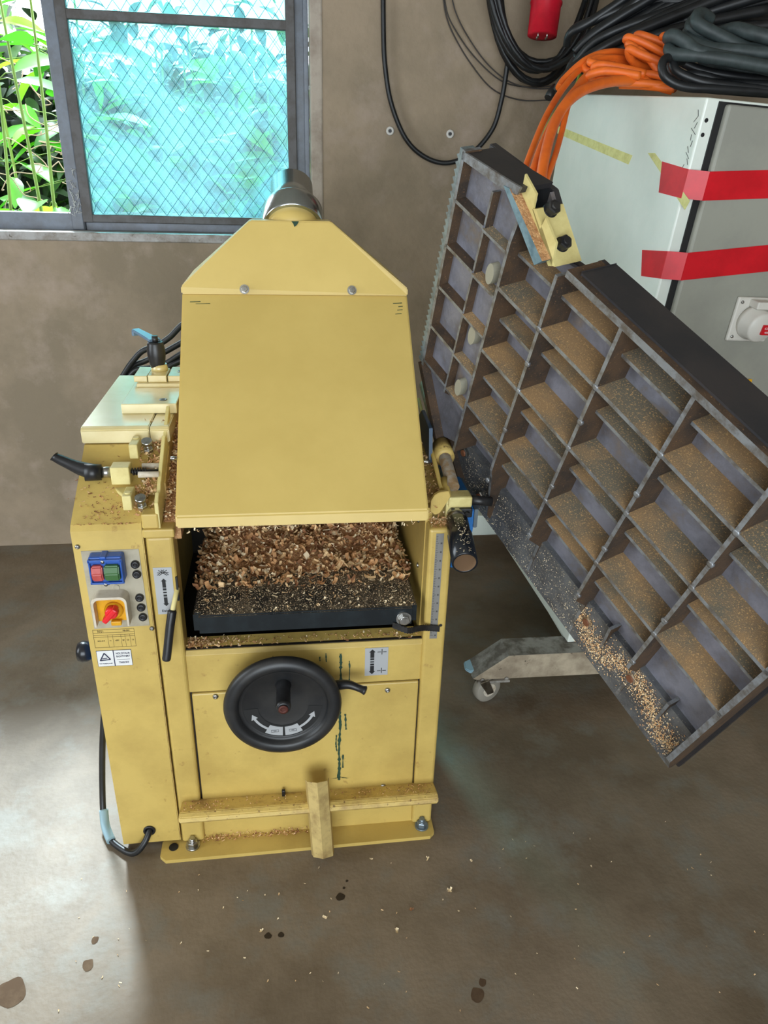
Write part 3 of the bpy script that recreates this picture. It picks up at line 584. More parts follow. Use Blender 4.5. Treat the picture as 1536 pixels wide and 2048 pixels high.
# strip along the inner edge, fork bracket, bolts and spring lever
g = G(); g.prism([(1.312, .850), (1.312, .905), (1.335, .918), (1.345, .912), (1.365, .925), (1.47, .985), (1.482, .975), (1.495, .990), (1.56, 1.02), (1.56, .96), (1.40, .87)], -.2475, 'x', -.2545, bev=.001); g.obj('edge_strip', M_yelpale, mc)
def onslope(y): return .862+(y-1.318)*.57
g = G(); fx = -.3115
for yv in (1.352, 1.462):
    sg = 1 if yv > 1.4 else -1; g.box((fx-.004, yv-.026, onslope(yv)+.004), (fx+.013, yv+.022, onslope(yv)+.034), .002); g.cyl((fx+.005, yv+sg*.012, onslope(yv)+.032), (fx+.005, yv+sg*.012, onslope(yv)+.037), .006, n=16)
g.box((fx-.034, 1.388, onslope(1.40)+.004), (fx+.002, 1.422, onslope(1.40)+.040), .002)
g.prism([(fx-.032, 1.395), (fx-.030, 1.415), (fx, 1.47), (fx+.006, 1.47), (fx+.006, 1.345), (fx, 1.345)], .905, 'z', .897, bev=.001); fb = g.obj('fork_bracket', M_yelpale, mc)
g = G(); cz = onslope(1.405)+.022
pts = [(fx+.004+.030*k/60, 1.405+.0065*math.cos(2*PI*6*k/60), cz+.0065*math.sin(2*PI*6*k/60)) for k in range(61)]; g.tube(pts, .0016, n=6); g.cyl((fx-.02, 1.405, cz), (-.25, 1.405, cz), .0042, n=12); g.obj('spring', M_blackmetal, fb)
for yv in (1.428, 1.383):
    g = G(); g.cyl((fx+.02, yv, cz+.002), (-.252, yv, cz+.002), .006, n=14); g.obj('guide_pin', M_offw, fb)
g = G(); a = Vector((fx-.034, 1.405, cz)); g.cyl(a, a+Vector((-.022, 0, 0)), .011, n=20, mi=1); b = a+Vector((-.020, 0, 0)); g.cyl(b, b+Vector((-.030, -.004, .002)), .016, .0175, n=24); g.tube(spline([b+Vector((-.018, 0, .002)), b+Vector((-.045, .004, .010)), b+Vector((-.080, .010, .026)), b+Vector((-.088, .012, .031))], 5), .009, n=14, radii=[.016, .0155, .015, .0145, .014, .013, .012, .011, .0105, .010, .0095, .009, .009, .0095, .0105, .007]); g.obj('spring_lever', [M_black, M_steel], fb)
for yv in (1.468, 1.345):
    q = Vector((-.283, yv, onslope(yv))); nd = Vector((0, -.35, .94)); g = G(); g.cyl(q, q+nd*.028, .005, n=14); g.hexnut(q+nd*.006, nd, .010, .008, 0); g.cyl(q+nd*.026, q+nd*.034, .0105, n=20); g.obj('adjusting_bolt', M_steel, mc)

# ---------------------------------------------------------------- folded cast iron table
TM = [[-0.38009, -0.03086, -0.92444], [0.82382, 0.44312, -0.35351], [0.42054, -0.89593, -0.143]]; TA = [0.3906, 1.4, 0.8715]
TW = Matrix((TM[0]+[TA[0]], TM[1]+[TA[1]], TM[2]+[TA[2]], [0, 0, 0, 1]))
def tp(u, v, w_=0): return TW @ Vector((u, v, w_))
Dp = -.056
g = G()
# web plate (underside) : main field deep, left field shallow, flange
g.prism([(-.632, -.557), (-.632, .104), (-.60, .106), (.075, .100), (.13, .085), (.168, .045), (.100, -.03), (.100, -.606), (.012, -.532), (-.035, -.540), (-.035, -.557)], Dp, 'z', Dp-.008, mi=0)
g.prism([(.098, -.600), (.098, -.04), (.175, .0), (.285, -.130), (.285, -.59), (.245, -.595)], -.020, 'z', -.032, mi=0)
g.prism([(-.626, -.02), (-.022, -.02), (-.022, -.03), (.098, -.03), (.165, .04), (.125, .078), (.07, .098), (-.626, .103)], Dp+.012, 'z', Dp, mi=3)
# v-constant ribs : dust lies on their upper (-v) face
def vrib(v, u0, u1, top=0, base=Dp, th=.007, dust=2, mi=1):
    b2 = bmesh.new(); P = [(u0, v-th/2), (u1, v-th/2), (u1, v+th/2), (u0, v+th/2)]
    lo = [b2.verts.new((q[0], q[1]+(-.002 if i < 2 else .002), base)) for i, q in enumerate(P)]; hi = [b2.verts.new((q[0], q[1], top)) for q in P]
    b2.faces.new(hi).material_index = mi
    f = b2.faces.new([lo[0], lo[1], hi[1], hi[0]]); f.material_index = dust
    f = b2.faces.new([lo[2], lo[3], hi[3], hi[2]]); f.material_index = 0
    for a_, b_ in ((1, 2), (3, 0)): b2.faces.new([lo[a_], lo[b_], hi[b_], hi[a_]]).material_index = 0
    g.merge(b2, keep=True)
def urib(poly, u, th=.007):
    # poly in (v,w); side faces are dark brown
    b2 = bmesh.new(); A = [b2.verts.new((u-th/2, q[0], q[1])) for q in poly]; B = [b2.verts.new((u+th/2, q[0], q[1])) for q in poly]; n = len(poly)
    b2.faces.new(A).material_index = 4; b2.faces.new(B[::-1]).material_index = 4
    for i in range(n): b2.faces.new([A[(i+1) % n], A[i], B[i], B[(i+1) % n]]).material_index = 1
    g.merge(b2, keep=True)
US = [-.023, -.174, -.326, -.478]
for v in (-.170, -.309, -.444): vrib(v, -.632, -.023)
for v in (-.170, -.308, -.442): vrib(v, -.023, .100, 0, Dp, .007)
for v in (-.235, -.372, -.505): vrib(v, -.019, .096, -.022, Dp, .006)
vrib(-.095, .0, .096, -.022, Dp, .006)
vrib(-.560, -.632, -.040, 0, Dp-.010, .012, 4, 1)
edges = [-.632]+US[::-1]
for i in range(4):
    for v in (-.500, -.385, -.248, -.100):
        if i == 0 and v == -.100: continue
        vrib(v-.004, edges[i]+.004, edges[i+1]-.004, -.022, Dp, .006)
prof = [(-.557, 0), (-.052, 0), (-.008, -.040), (.098, -.044), (.103, Dp), (-.557, Dp)]
for u in US: urib(prof if u != US[0] else [(-.545, 0), (-.095, 0), (-.075, -.006), (.0, -.020), (.060, -.030), (.078, -.040), (.08, Dp), (-.545, Dp)], u)
urib([(-.557, 0), (.02, 0), (.088, -.035), (.104, -.05), (.104, Dp-.008), (-.557, Dp-.008)], -.629, .010)
# small feet between the flange and the last bays
for uu, v1 in ((-.40, .02), (-.56, .02)): urib([(v1-.06, -.030), (v1, -.040), (.098, -.046), (.103, Dp), (v1-.06, Dp)], uu, .006)
# casting knobs where ribs meet
random.seed(4)
for u in US:
    for v in (-.170, -.309, -.444, -.36, -.22, -.07): g.lathe([(.0055, -.004), (.0058, .0008), (.003, .0014)], (u+random.uniform(-.001, .001), v+random.uniform(-.012, .012) if v in (-.36, -.22, -.07) else v, 0), (0, 0, 1), n=10, mi=1)
# shallow left field
for v in (-.512, -.4235, -.3355, -.2405, -.151): vrib(v, .176, .268, 0, -.020, .0065, 4)
for v in (-.512, -.4235, -.3355, -.2405, -.151): vrib(v+.004, .100, .176, 0, -.020, .005)
urib([(-.575, -.004), (-.135, 0), (-.12, -.02), (-.575, -.02)], .176, .005)
urib([(-.572, -.006), (-.53, 0), (-.03, 0), (-.03, Dp), (-.572, Dp)], .100, .007)
urib([(-.600, .0), (-.135, 0), (-.130, -.034), (-.600, -.034)], .268, .008)
g.prism([(.272, -.597), (.272, -.583), (.150, -.594), (.112, -.604), (.108, -.618), (.15, -.612)], 0, 'z', -.004, mi=1); g.prism([(.270, -.596), (.270, -.586), (.150, -.596), (.112, -.606), (.110, -.616), (.15, -.611)], -.004, 'z', Dp-.010, mi=5)
# lower boundary wall of the shallow field
g.prism([(.272, -.135), (.285, -.130), (.178, .000), (.165, -.005)], 0, 'z', -.034, mi=4)
g.prism([(.168, -.004), (.178, .003), (.092, .080), (.080, .074)], -.028, 'z', -.066, mi=4)
jt = g.obj('jointer_table', [M_iron, M_ironrib, M_irondust, M_ironspeck, M_ironbrown, M_irondark], mc, M=TW, recalc=True)
# machined top slab seen as the wide black edge
g = G(); g.prism([(-.640, -.566), (-.640, .108), (.07, .104), (.12, .09), (.18, .02), (.285, -.118), (.285, -.596), (.105, -.606), (.012, -.534), (-.035, -.540), (-.035, -.566)], Dp-.008, 'z', Dp-.022, bev=.0015); g.box((-.640, -.572, -.012), (-.060, -.562, Dp-.020), .002)
g.obj('table_slab', M_irondark, jt, M=TW)
# serrated lip along the left end
g = G(); g.box((.272, -.600, -.026), (.281, -.140, .0), .001)
for k in range(34):
    v = -.590+k*.0133; g.prism([(.280, v), (.280, v+.011), (.287, v+.005)], .0, 'z', -.026)
g.obj('serrated_lip', mat('pale_steel_lip', (128, 140, 140), .4, .3, col2=(96, 104, 106), scale=60), jt, M=TW)
# blue edge bar with sawdust on it
def edge_prism(g, P, w0, w1, mi=0, bev=0, mis=None): g.prism([(q[0], q[1]) for q in P], w0, 'z', w1, mi=mi, bev=bev, mis=mis)
g = G(); edge_prism(g, [(0.1462, -0.6016, 0), (0.1304, -0.6048, 0), (0.0139, -0.5475, 0), (0.0282, -0.5315, 0)], .002, -.020, mis={1: 1})
g.obj('edge_bar', [mat('chipped_blue_paint', (112, 138, 146), .5, col2=(80, 106, 116), scale=40), M_dustpile], jt, M=TW)
# yellow angle bracket bolted on the edge
g = G(); edge_prism(g, [(0.1209, -0.5983, -0.016), (0.1239, -0.6293, -0.016), (0.0876, -0.6158, -0.016), (0.0848, -0.5926, -0.016), (0.057, -0.5743, -0.016), (0.0524, -0.5955, -0.016), (0.0147, -0.5751, -0.016), (0.0086, -0.5386, -0.016), (0.0158, -0.5341, -0.016)], -.016, -.020)
edge_prism(g, [(0.087, -0.5914, -0.016), (0.0124, -0.5381, -0.016), (0.0008, -0.5418, -0.016), (0.0783, -0.5961, -0.016)], -.016, -.070)
brk = g.obj('yellow_bracket', M_yelpale, jt, M=TW)
q0_, q1_ = Vector((0.0848, -0.5926, -0.016)), Vector((0.0103, -0.5394, -0.016)); ed = (q1_-q0_).normalized(); en = Vector((-ed.y, ed.x, 0))
if en.y > 0: en = -en
for t_ in (.10, .72):
    q = q0_+(q1_-q0_)*t_+Vector((0, 0, -.026))+en*.004; g = G(); g.cyl(q, q+en*.004, .0125, n=20); g.hexnut(q+en*.003, en, .0118, .014, .55); g.obj('bracket_bolt', M_blackmetal, jt, M=TW)
for k, (q, mm) in enumerate((((0.1055, -0.0031, -0.048), M_steel), ((0.0193, 0.0521, -0.048), M_steel), ((-0.3505, 0.0197, -0.05), M_rod), ((-0.4813, 0.0172, -0.05), M_rod))):
    q = Vector(q); g = G(); g.hexnut(q, (0, 0, 1), .0115, .012, .65, mj=1); g.obj('hinge_nut', [mm, mat('rust', (110, 66, 40), .7)], jt, M=TW)
for q in ((-0.1807, 0.0255, -0.0475), (-0.2206, 0.0244, -0.0475)):
    q = Vector(q); g = G(); g.cyl(q, q+Vector((0, 0, .0004)), .0035, n=14); g.obj('drilled_hole', M_ink, jt, M=TW)
for q in ((0.1342, -0.4462, -0.019), (0.1407, -0.3075, -0.019), (0.1421, -0.1745, -0.019)):
    q = Vector(q); g = G(); T = Matrix.Translation(q) @ Matrix.Diagonal((.55, 1, 1, 1)); b2 = bmesh.new(); bmesh.ops.create_cone(b2, cap_ends=True, segments=24, radius1=.021, radius2=.020, depth=.016)
    for v in b2.verts: v.co.z += .006
    g.merge(b2, T); g.obj('oval_boss', mat('worn_dusty_iron', (150, 146, 128), .6), jt, M=TW)
# sawdust lying on the flange
random.seed(21); g = G(); zf = Dp+.0126
for k in range(5200):
    big = k < 3600
    if big: u = random.uniform(-.615, -.33); v = random.gauss(.030+.022*math.sin(u*31+1), .020)
    else: u = random.uniform(-.33, .10); v = random.uniform(-.018, .098)
    if not -.019 < v < .099: continue
    s_ = random.uniform(.0010, .0022) if big else random.uniform(.0006, .0013)
    q = Vector((u, v, zf+(random.uniform(0, .003) if big else 0))); e = Vector((random.uniform(-1, 1), random.uniform(-1, 1), 0)).normalized()*s_; n_ = Vector((-e.y, e.x, random.uniform(0, .4)*s_))
    g.quad([q-e, q+n_*.5, q+e, q-n_*.5+Vector((0, 0, s_*.8))], random.choice((0, 0, 1, 2)) if big else 2)
tag(g.obj('sawdust_grains', M_chip[:3], jt, M=TW), kind='stuff')

# hinge rail on the right
h0, h1 = Vector((.336, 1.375, .896)), Vector((.352, 1.83, .985))
g = G(); g.tube([h0, h1], .0135, n=20); rod = g.obj('hinge_rod', M_rod, mc)
g = G(); c = h0+(h1-h0)*.30; d = (h1-h0).normalized(); g.lathe([(.014, -.026), (.0215, -.026), (.0215, .026), (.014, .026)], c, d, n=28); g.obj('rod_sleeve', M_yeldirty, rod)
g = G(); g.tube([h0+Vector((-.024, 0, -.004)), h0+(h1-h0)*.85+Vector((-.024, 0, -.004))], .0045, n=14); g.obj('pull_rod', M_yel, mc)
g = G(); g.prism([(1.375, .80), (1.375, .868), (1.42, .880), (1.86, .955), (1.86, .80)], .325, 'x', .278, mi=0); g.obj('right_housing', M_yeldirty, mc)
g = G(); g.prism([(1.50, .90), (1.52, .975), (1.62, .985), (1.70, .93)], .316, 'x', .308, bev=.001); g.obj('blue_guard_lever', mat('blue_grey_plastic', (56, 84, 112), .4), mc)
# front hinge bracket
g = G(); g.box((.322, 1.345, .862), (.372, 1.385, .886), .004); g.box((.318, 1.350, .836), (.330, 1.392, .884), .003); g.obj('hinge_bracket', M_yelpale, mc)
g = G(); g.box((.328, 1.338, .842), (.372, 1.378, .863), .003); g.cyl((.372, 1.372, .868), (.420, 1.372, .862), .010, n=16)
for x in (.334, .360): g.hexnut((x, 1.337, .852), (0, -1, 0), .0065, .006, .4)
g.obj('clamp_collar', M_blackmetal, mc)
g = G(); g.prism([(.2830, .885), (.290, .897), (.300, .903), (.318, .905), (.322, .893), (.316, .880), (.308, .866), (.302, .856), (.292, .853), (.283, .863)], 1.345, 'y', 1.335, bev=.001); g.cyl((.321, 1.352, .880), (.322, 1.40, .905), .008, n=14); g.obj('yellow_thumb_plate', M_yel, mc)
t0, t1 = Vector((.3400, 1.352, .846)), Vector((.3285, 1.205, .812)); d = (t1-t0).normalized()
g = G(); g.lathe([(.0195, -.01), (.0195, .030)], t0, d, n=28); tb = g.obj('steel_stub', M_steel, mc)
g = G(); L_ = (t1-t0).length; g.lathe([(.0205, .024), (.0228, .028), (.0228, .066), (.0252, .072), (.0252, L_), (.0215, L_), (.0210, .05), (.003, .05)], t0, d, n=36, mis=[0, 0, 0, 0, 0, 1, 1, 1]); g.obj('tube_grip', [mat('glossy_black_rubber', (22, 26, 32), .22), mat('dusty_tube_bore', (112, 88, 66), .9, spec=.1)], mc)
random.seed(2); g = G()
for k in range(90):
    a = random.gauss(PI*.62, .4); h = random.uniform(.04, L_-.005); e = d.orthogonal().normalized(); e2 = d.cross(e)
    best = None
    nrm = Vector((random.gauss(.15, .35), random.gauss(-.3, .3), 1)); nrm -= d*nrm.dot(d); nrm.normalize(); q = t0+d*h+nrm*(.0256 if h > .072 else .0232); s_ = random.uniform(.001, .003)
    x_ = d*random.uniform(-1, 1)+nrm.cross(d)*random.uniform(-1, 1); x_.normalize(); y_ = nrm.cross(x_); g.quad([q-x_*s_, q-y_*s_*.4, q+x_*s_, q+y_*s_*.4], 0)
tag(g.obj('stuck_shavings', M_chip[2], mc), kind='stuff')
# blue and grey side arm behind the grip
g = G(); g.prism([(1.37, .800), (1.37, .845), (1.44, .86), (1.60, .86), (1.60, .70), (1.47, .655), (1.40, .69)], .385, 'x', .350, mi=0, bev=.002)
g.prism([(1.366, .805), (1.366, .848), (1.60, .862), (1.60, .77)], .392, 'x', .384, mi=1, bev=.001)
g.obj('blue_side_arm', [M_bluepaint, M_bluegrey], mc)

# power cable of the machine
g = G(); pts = [(-.432, 1.47, .42), (-.452, 1.455, .30), (-.466, 1.44, .20), (-.476, 1.42, .09), (-.474, 1.39, .030), (-.455, 1.345, .010), (-.415, 1.305, .010), (-.385, 1.288, .016), (-.362, 1.292, .040), (-.350, 1.309, .060), (-.350, 1.33, .062)]
g.tube(spline(pts, 8), .0075, n=12); pc = g.obj('power_cable', M_cable, mc)
g = G(); g.tube(spline([(-.4755, 1.402, .042), (-.468, 1.372, .018), (-.448, 1.333, .011)], 6), .0105, n=12); g.obj('tape_wrap', mat('pale_blue_tape', (140, 168, 178), .5), pc)
g = G(); g.lathe([(.014, 0), (.014, .004), (.009, .004), (.009, 0)], (-.350, YF, .062), (0, -1, 0), n=20); g.obj('cable_gland', M_black, pc)

# black cables lying behind the hood on the left
for k, (pts, lb) in enumerate((([(-0.4495, 1.99, 0.939), (-0.4175, 1.9843, 0.9849), (-0.3956, 1.9786, 1.0128), (-0.3677, 1.9729, 1.0402), (-0.3274, 1.9671, 1.0571), (-0.2933, 1.9614, 1.0789), (-0.2599, 1.9557, 1.1106), (-0.2258, 1.95, 1.1244)], 'black cable topmost of those looped behind the clamp lever'),
    ([(-0.4423, 2, 0.9293), (-0.4054, 1.992, 0.9908), (-0.3662, 1.984, 1.0113), (-0.3224, 1.976, 1.0316), (-0.268, 1.968, 1.0621), (-0.23, 1.96, 1.0844)], 'black cable second from the top behind the clamp lever'), ([(-0.432, 1.98, 0.9417), (-0.3922, 1.972, 0.988), (-0.3519, 1.964, 0.9978), (-0.3116, 1.956, 1.0102), (-0.2677, 1.948, 1.0382), (-0.2302, 1.94, 1.0568)], 'black cable third from the top behind the clamp lever'),
    ([(-0.4145, 1.97, 0.9444), (-0.3784, 1.96, 0.9804), (-0.3275, 1.95, 0.9934), (-0.2682, 1.94, 1.0219), (-0.2307, 1.93, 1.0372)], 'black cable lowest of those behind the clamp lever'))):
    g = G(); g.tube(spline(pts, 8), .0075, n=12); o = g.obj('black_cable', M_cable); tag(o, lb, 'cable', 'black cables behind the clamp lever')
g = G(); g.box((-.255, 1.955, .95), (-.19, 1.975, 1.145), .004); g.box((-.250, 1.915, 1.10), (-.235, 1.955, 1.145), .004); tag(g.obj('cable_holder', mat('grey_blue_plastic', (120, 128, 136), .5), mc), None)

# ================================================================== cabinet and trolley
CMX = Matrix.Translation((.84, 1.807, .171)) @ Euler([math.radians(a) for a in (4.28, 2.22, 4.95)]).to_matrix().to_4x4()
cabn = empty('electrical_cabinet'); cabn.matrix_world = CMX; tag(cabn, 'light grey steel electrical cabinet on a trolley behind the cast iron table', 'electrical cabinet')
g = G(); g.box((0, 0, 0), (.80, .717, 1.479), .004); body = g.obj('cabinet_body', M_cab, cabn, M=CMX)
c0 = (0.0384, 0, 1.4361); cz = c0[0]
g = G(); g.box((.030, -.004, .02), (.80, .004, 1.474)); g.obj('door_gap', M_ink, body, M=CMX)
g = G(); g.box((.044, -.020, .02), (.80, -.002, 1.470), .006, seg=3); door = g.obj('cabinet_door', M_door, cabn, M=CMX)
def patch(g, P, n_, th=.0012, mi=0):
    n_ = Vector(n_); b2 = bmesh.new(); a = [b2.verts.new(Vector(q)) for q in P]; b = [b2.verts.new(Vector(q)+n_*th) for q in P]; b2.faces.new(a); b2.faces.new(b[::-1]); k = len(P)
    for i in range(k): b2.faces.new([a[(i+1) % k], a[i], b[i], b[(i+1) % k]])
    bmesh.ops.recalc_face_normals(b2, faces=b2.faces[:]); g.merge(b2, mi=mi)
sx_ = Vector((-1, 0, 0)); fy = Vector((0, -1, 0))
def side(*P): return [(0, q[1], q[2]) for q in P]
def face(*P): return [(q[0], -.021, q[2]) for q in P]
c1, c2, d1, d2 = (0, 0.1146, 1.3454), (0, 0.0975, 1.28), (0.2008, 0, 1.3484), (0.2248, 0, 1.2863)
e1, e2 = (0.0208, 0, 1.3388), (0.0248, 0, 1.2789)
g = G(); patch(g, side(c1, (0, 0, e1[2]), (0, 0, e2[2]), c2), sx_); patch(g, [(-.001, 0, e1[2]), (-.001, 0, e2[2]), (.044, -.021, e2[2]), (.044, -.021, e1[2])], fy); patch(g, face((.040, 0, e1[2]), (.78, 0, e1[2]+.065), (.78, 0, e2[2]+.065), (.040, 0, e2[2])), fy)
g.obj('red_tape', M_red, cabn, M=CMX)
c1, c2 = (0, 0.109, 1.147), (0, 0.0852, 1.0894); e1, e2 = (0.019, 0, 1.1643), (0.0222, 0, 1.1015)
g = G(); patch(g, side(c1, (0, 0, e1[2]), (0, 0, e2[2]), c2), sx_); patch(g, [(-.001, 0, e1[2]), (-.001, 0, e2[2]), (.044, -.021, e2[2]+.002), (.044, -.021, e1[2]+.002)], fy); patch(g, face((.040, 0, e1[2]+.002), (.78, 0, e1[2]+.10), (.78, 0, e2[2]+.10), (.040, 0, e2[2]+.002)), fy)
g.obj('red_tape', M_red, cabn, M=CMX)
g = G(); patch(g, side((0, 0.7406, 1.3932), (0, 0.2595, 1.3475), (0, 0.2695, 1.3261), (0, 0.7383, 1.373)), sx_, .0008); g.obj('masking_tape', M_mask, cabn, M=CMX)
g = G(); patch(g, side((0, 0.1881, 1.3583), (0, 0.1563, 1.3605), (0, -0.036, 1.2778), (0, -0.0259, 1.2577)), sx_, .0008); g.obj('masking_tape', M_mask, cabn, M=CMX)
g = G()
for q in ((0.0384, 0, 1.4361), (0.0405, 0, 1.408)): g.cyl((.012, -.0005, q[2]), (.012, .001, q[2]), .0045, n=12)
g.obj('corner_hole', M_ink, body, M=CMX)
# socket
q = (0.2819, -0.02, 1.0096); sx0 = q[0]; sz0 = q[2]
a = (0.2076, -0.02, 1.0725); b = (0.2179, -0.02, 0.9638)
g = G(); g.box((a[0]-.002, -.030, b[2]), (a[0]+.11, -.020, a[2]), .004); sk = g.obj('power_socket', M_white, door, M=CMX)
g = G(); g.lathe([(.042, 0), (.042, .012), (.037, .016), (.037, .040), (.033, .045), (.001, .046)], (a[0]+.052, -.030, (a[2]+b[2])/2-.004), (0, -1, -.12), n=40); g.obj('socket_housing', M_white, sk, M=CMX)
g = G(); g.box((a[0]+.030, -.062, a[2]-.022), (a[0]+.075, -.028, a[2]-.004), .003); g.obj('socket_hinge', M_white, sk, M=CMX)
g = G(); zc = (a[2]+b[2])/2-.012; g.box((a[0]+.050, -.0795, zc-.012), (a[0]+.084, -.074, zc+.012), mi=0); T = Matrix(((1, 0, 0, a[0]+.067), (0, 0, -1, -.0797), (0, 1, 0, zc+.004), (0, 0, 0, 1))); text(g, '63A-6h', .008, T, mi=1); T2 = T.copy(); T2[2][3] = zc-.006; text(g, '400V~', .007, T2, mi=1); g.obj('red_label', [M_red, M_wlabel], sk, M=CMX)
for zz in (a[2]-.012, b[2]+.012):
    g = G(); g.lathe([(.0042, 0), (.0035, .0025), (.001, .003)], (a[0]+.010, -.030, zz), (0, -1, 0), n=14); g.obj('socket_screw', M_steel, sk, M=CMX)
q0, q1 = (0.268, -0.02, 0.8635), (0.3436, -0.02, 0.8048)
g = G(); g.box((q0[0], -.026, q1[2]-.02), (q0[0]+.055, -.020, q0[2]), .002, mi=0); cx_, cz_ = q0[0]+.026, (q1[2]+q0[2])/2-.012; g.lathe([(.022, 0), (.022, .008), (.018, .011)], (cx_, -.026, cz_), (0, -1, 0), n=24, mi=1); T = Matrix.Translation((cx_, -.040, cz_)) @ Matrix.Rotation(math.radians(35), 4, 'Y'); g.box((-.024, -.009, -.007), (.024, .005, .007), .002, M=T, mi=1); g.obj('rotary_switch', [M_yelknob, M_redknob], door, M=CMX)
# torn label remains at corner
g = G(); random.seed(9)
for k in range(10): z = 1.455-k*.012; g.tube([(-.0006, .022+random.uniform(-.01, .01), z), (-.0006, .018+random.uniform(-.012, .012), z-.012)], .0006, n=4)
g.obj('cracked_paint', M_ink, body, M=CMX)

tr = empty('cabinet_trolley', (.9, 1.8, 0)); tag(tr, 'chipped cream trolley frame on castors under the grey cabinet', 'trolley')
def beam(y0, y1, nm):
    g = G(); P = [(.535, .092), (.548, .088), (2.1, .070), (2.1, .158), (.650, .171), (.640, .171)]; b2 = bmesh.new(); A = [b2.verts.new((q[0], y0, q[1])) for q in P]; B = [b2.verts.new((q[0], y1, q[1])) for q in P]; n = len(P); b2.faces.new(A).material_index = 0; b2.faces.new(B[::-1]).material_index = 0
    for i in range(n): f = b2.faces.new([A[(i+1) % n], A[i], B[i], B[(i+1) % n]]); f.material_index = 1 if i in (3, 4, 5) else 0
    bmesh.ops.recalc_face_normals(b2, faces=b2.faces[:]); g.merge(b2, keep=True); return g.obj(nm, [M_beam, M_beamtop], tr)
bm_ = beam(1.757, 1.845, 'front_beam')
g = G(); g.box((.735, 2.66, .11), (2.1, 2.74, .20), .004); g.obj('rear_beam', M_cab, tr)
def castor(x, yv, par):
    g = G(); g.lathe([(.012, -.016), (.040, -.016), (.0445, -.012), (.0455, 0), (.0445, .012), (.040, .016), (.012, .016)], (x, yv, .0455), (.38, -.925, 0), n=40); wh = g.obj('castor_wheel', M_castor, par)
    g = G(); g.lathe([(.022, -.018), (.022, .018)], (x, yv, .0455), (.38, -.925, 0), n=24); g.obj('wheel_hub', M_offw, wh)
    g = G(); dn = Vector((.38, -.925, 0)).normalized()
    for s_ in (-1, 1):
        c = Vector((x, yv, .0455))+dn*.021*s_; b2 = bmesh.new(); e = Vector((.925, .38, 0))
        P = [c+e*-.012+Vector((0, 0, -.008)), c+e*.012+Vector((0, 0, -.008)), c+e*-.012+Vector((0, 0, .045)), c+e*-.045+Vector((0, 0, .045))]
        patch(g, [P[0], P[1], P[2], P[3]], dn*s_, .003)
    g.cyl((x+.01, yv+.03, .086), (x+.01, yv+.03, .094), .030, n=24); g.obj('castor_fork', M_steel, wh)
    return wh
w1 = castor(.585, 1.772, tr)
g = G(); g.box((.548, 1.760, .083), (.655, 1.845, .0885), .001); g.box((.548, 1.748, .078), (.650, 1.760, .086), .002)
for x in (.565, .640): g.lathe([(.007, 0), (.0065, .004), (.003, .005)], (x, 1.757, .0865), (0, -1, 0), n=14)
g.obj('castor_plate', M_beamtop, tr)
g = G(); g.prism([(.520, 1.80), (.524, 1.835), (.550, 1.85), (.566, 1.82), (.556, 1.785), (.532, 1.785)], .100, 'z', .090, bev=.003); g.obj('brake_pedal', mat('pale_blue_brake', (150, 184, 200), .4), tr)
castor(1.62, 1.80, tr)
g = G(); g.prism([(1.84, .165), (2.10, .165), (2.10, .19), (1.84, .171)], .86, 'x', .84); g.obj('foot_plate', M_cab, tr)

# ================================================================== cables around the cabinet
def cable(name, P, rad, m, label=None, cat='cable', group=None, per=10, n=12, parent=None):
    g = G(); g.tube(spline(P, per), rad, n=n); o = g.obj(name, m, parent)
    if label: tag(o, label, cat, group)
    return o
# big hanging loop on the wall
cable('hanging_cable', [(0.3479, 2.895, 2.0626), (0.3542, 2.895, 1.8985), (0.3622, 2.895, 1.7984), (0.3864, 2.895, 1.6877), (0.4398, 2.895, 1.5812), (0.511, 2.895, 1.5227), (0.5969, 2.89, 1.5041), (0.6849, 2.885, 1.5407), (0.75, 2.88, 1.6175), (0.7712, 2.87, 1.7078), (0.7772, 2.86, 1.7973), (0.7763, 2.855, 1.8768), (0.7435, 2.85, 1.9662), (0.7244, 2.85, 2.0739)], .0083, M_cable, 'black cable hanging in one long loop on the plaster wall')
for k, (P, lb) in enumerate((([(0.5455, 2.905, 2.0478), (0.5609, 2.905, 1.9658), (0.5908, 2.905, 1.9034), (0.6582, 2.905, 1.819), (0.7437, 2.9, 1.7423), (0.8433, 2.89, 1.7117), (0.9426, 2.86, 1.7134)], 'thin dark wire curving lowest of three on the wall'),
    ([(0.5479, 2.9, 2.0471), (0.565, 2.9, 1.9652), (0.6015, 2.9, 1.9076), (0.6734, 2.9, 1.8338), (0.7652, 2.89, 1.7696), (0.854, 2.88, 1.7511), (0.9517, 2.85, 1.7556)], 'thin dark wire in the middle of three on the wall'),
    ([(0.567, 2.895, 2.0471), (0.5928, 2.895, 1.9658), (0.6411, 2.895, 1.8944), (0.7165, 2.89, 1.8154), (0.7987, 2.88, 1.7641), (0.8843, 2.86, 1.7462), (0.9581, 2.84, 1.7491)], 'thin dark wire highest of three on the wall'))):
    cable('thin_wire', P, .0022, M_wire, lb, 'wire', 'thin wires on the wall', n=6)
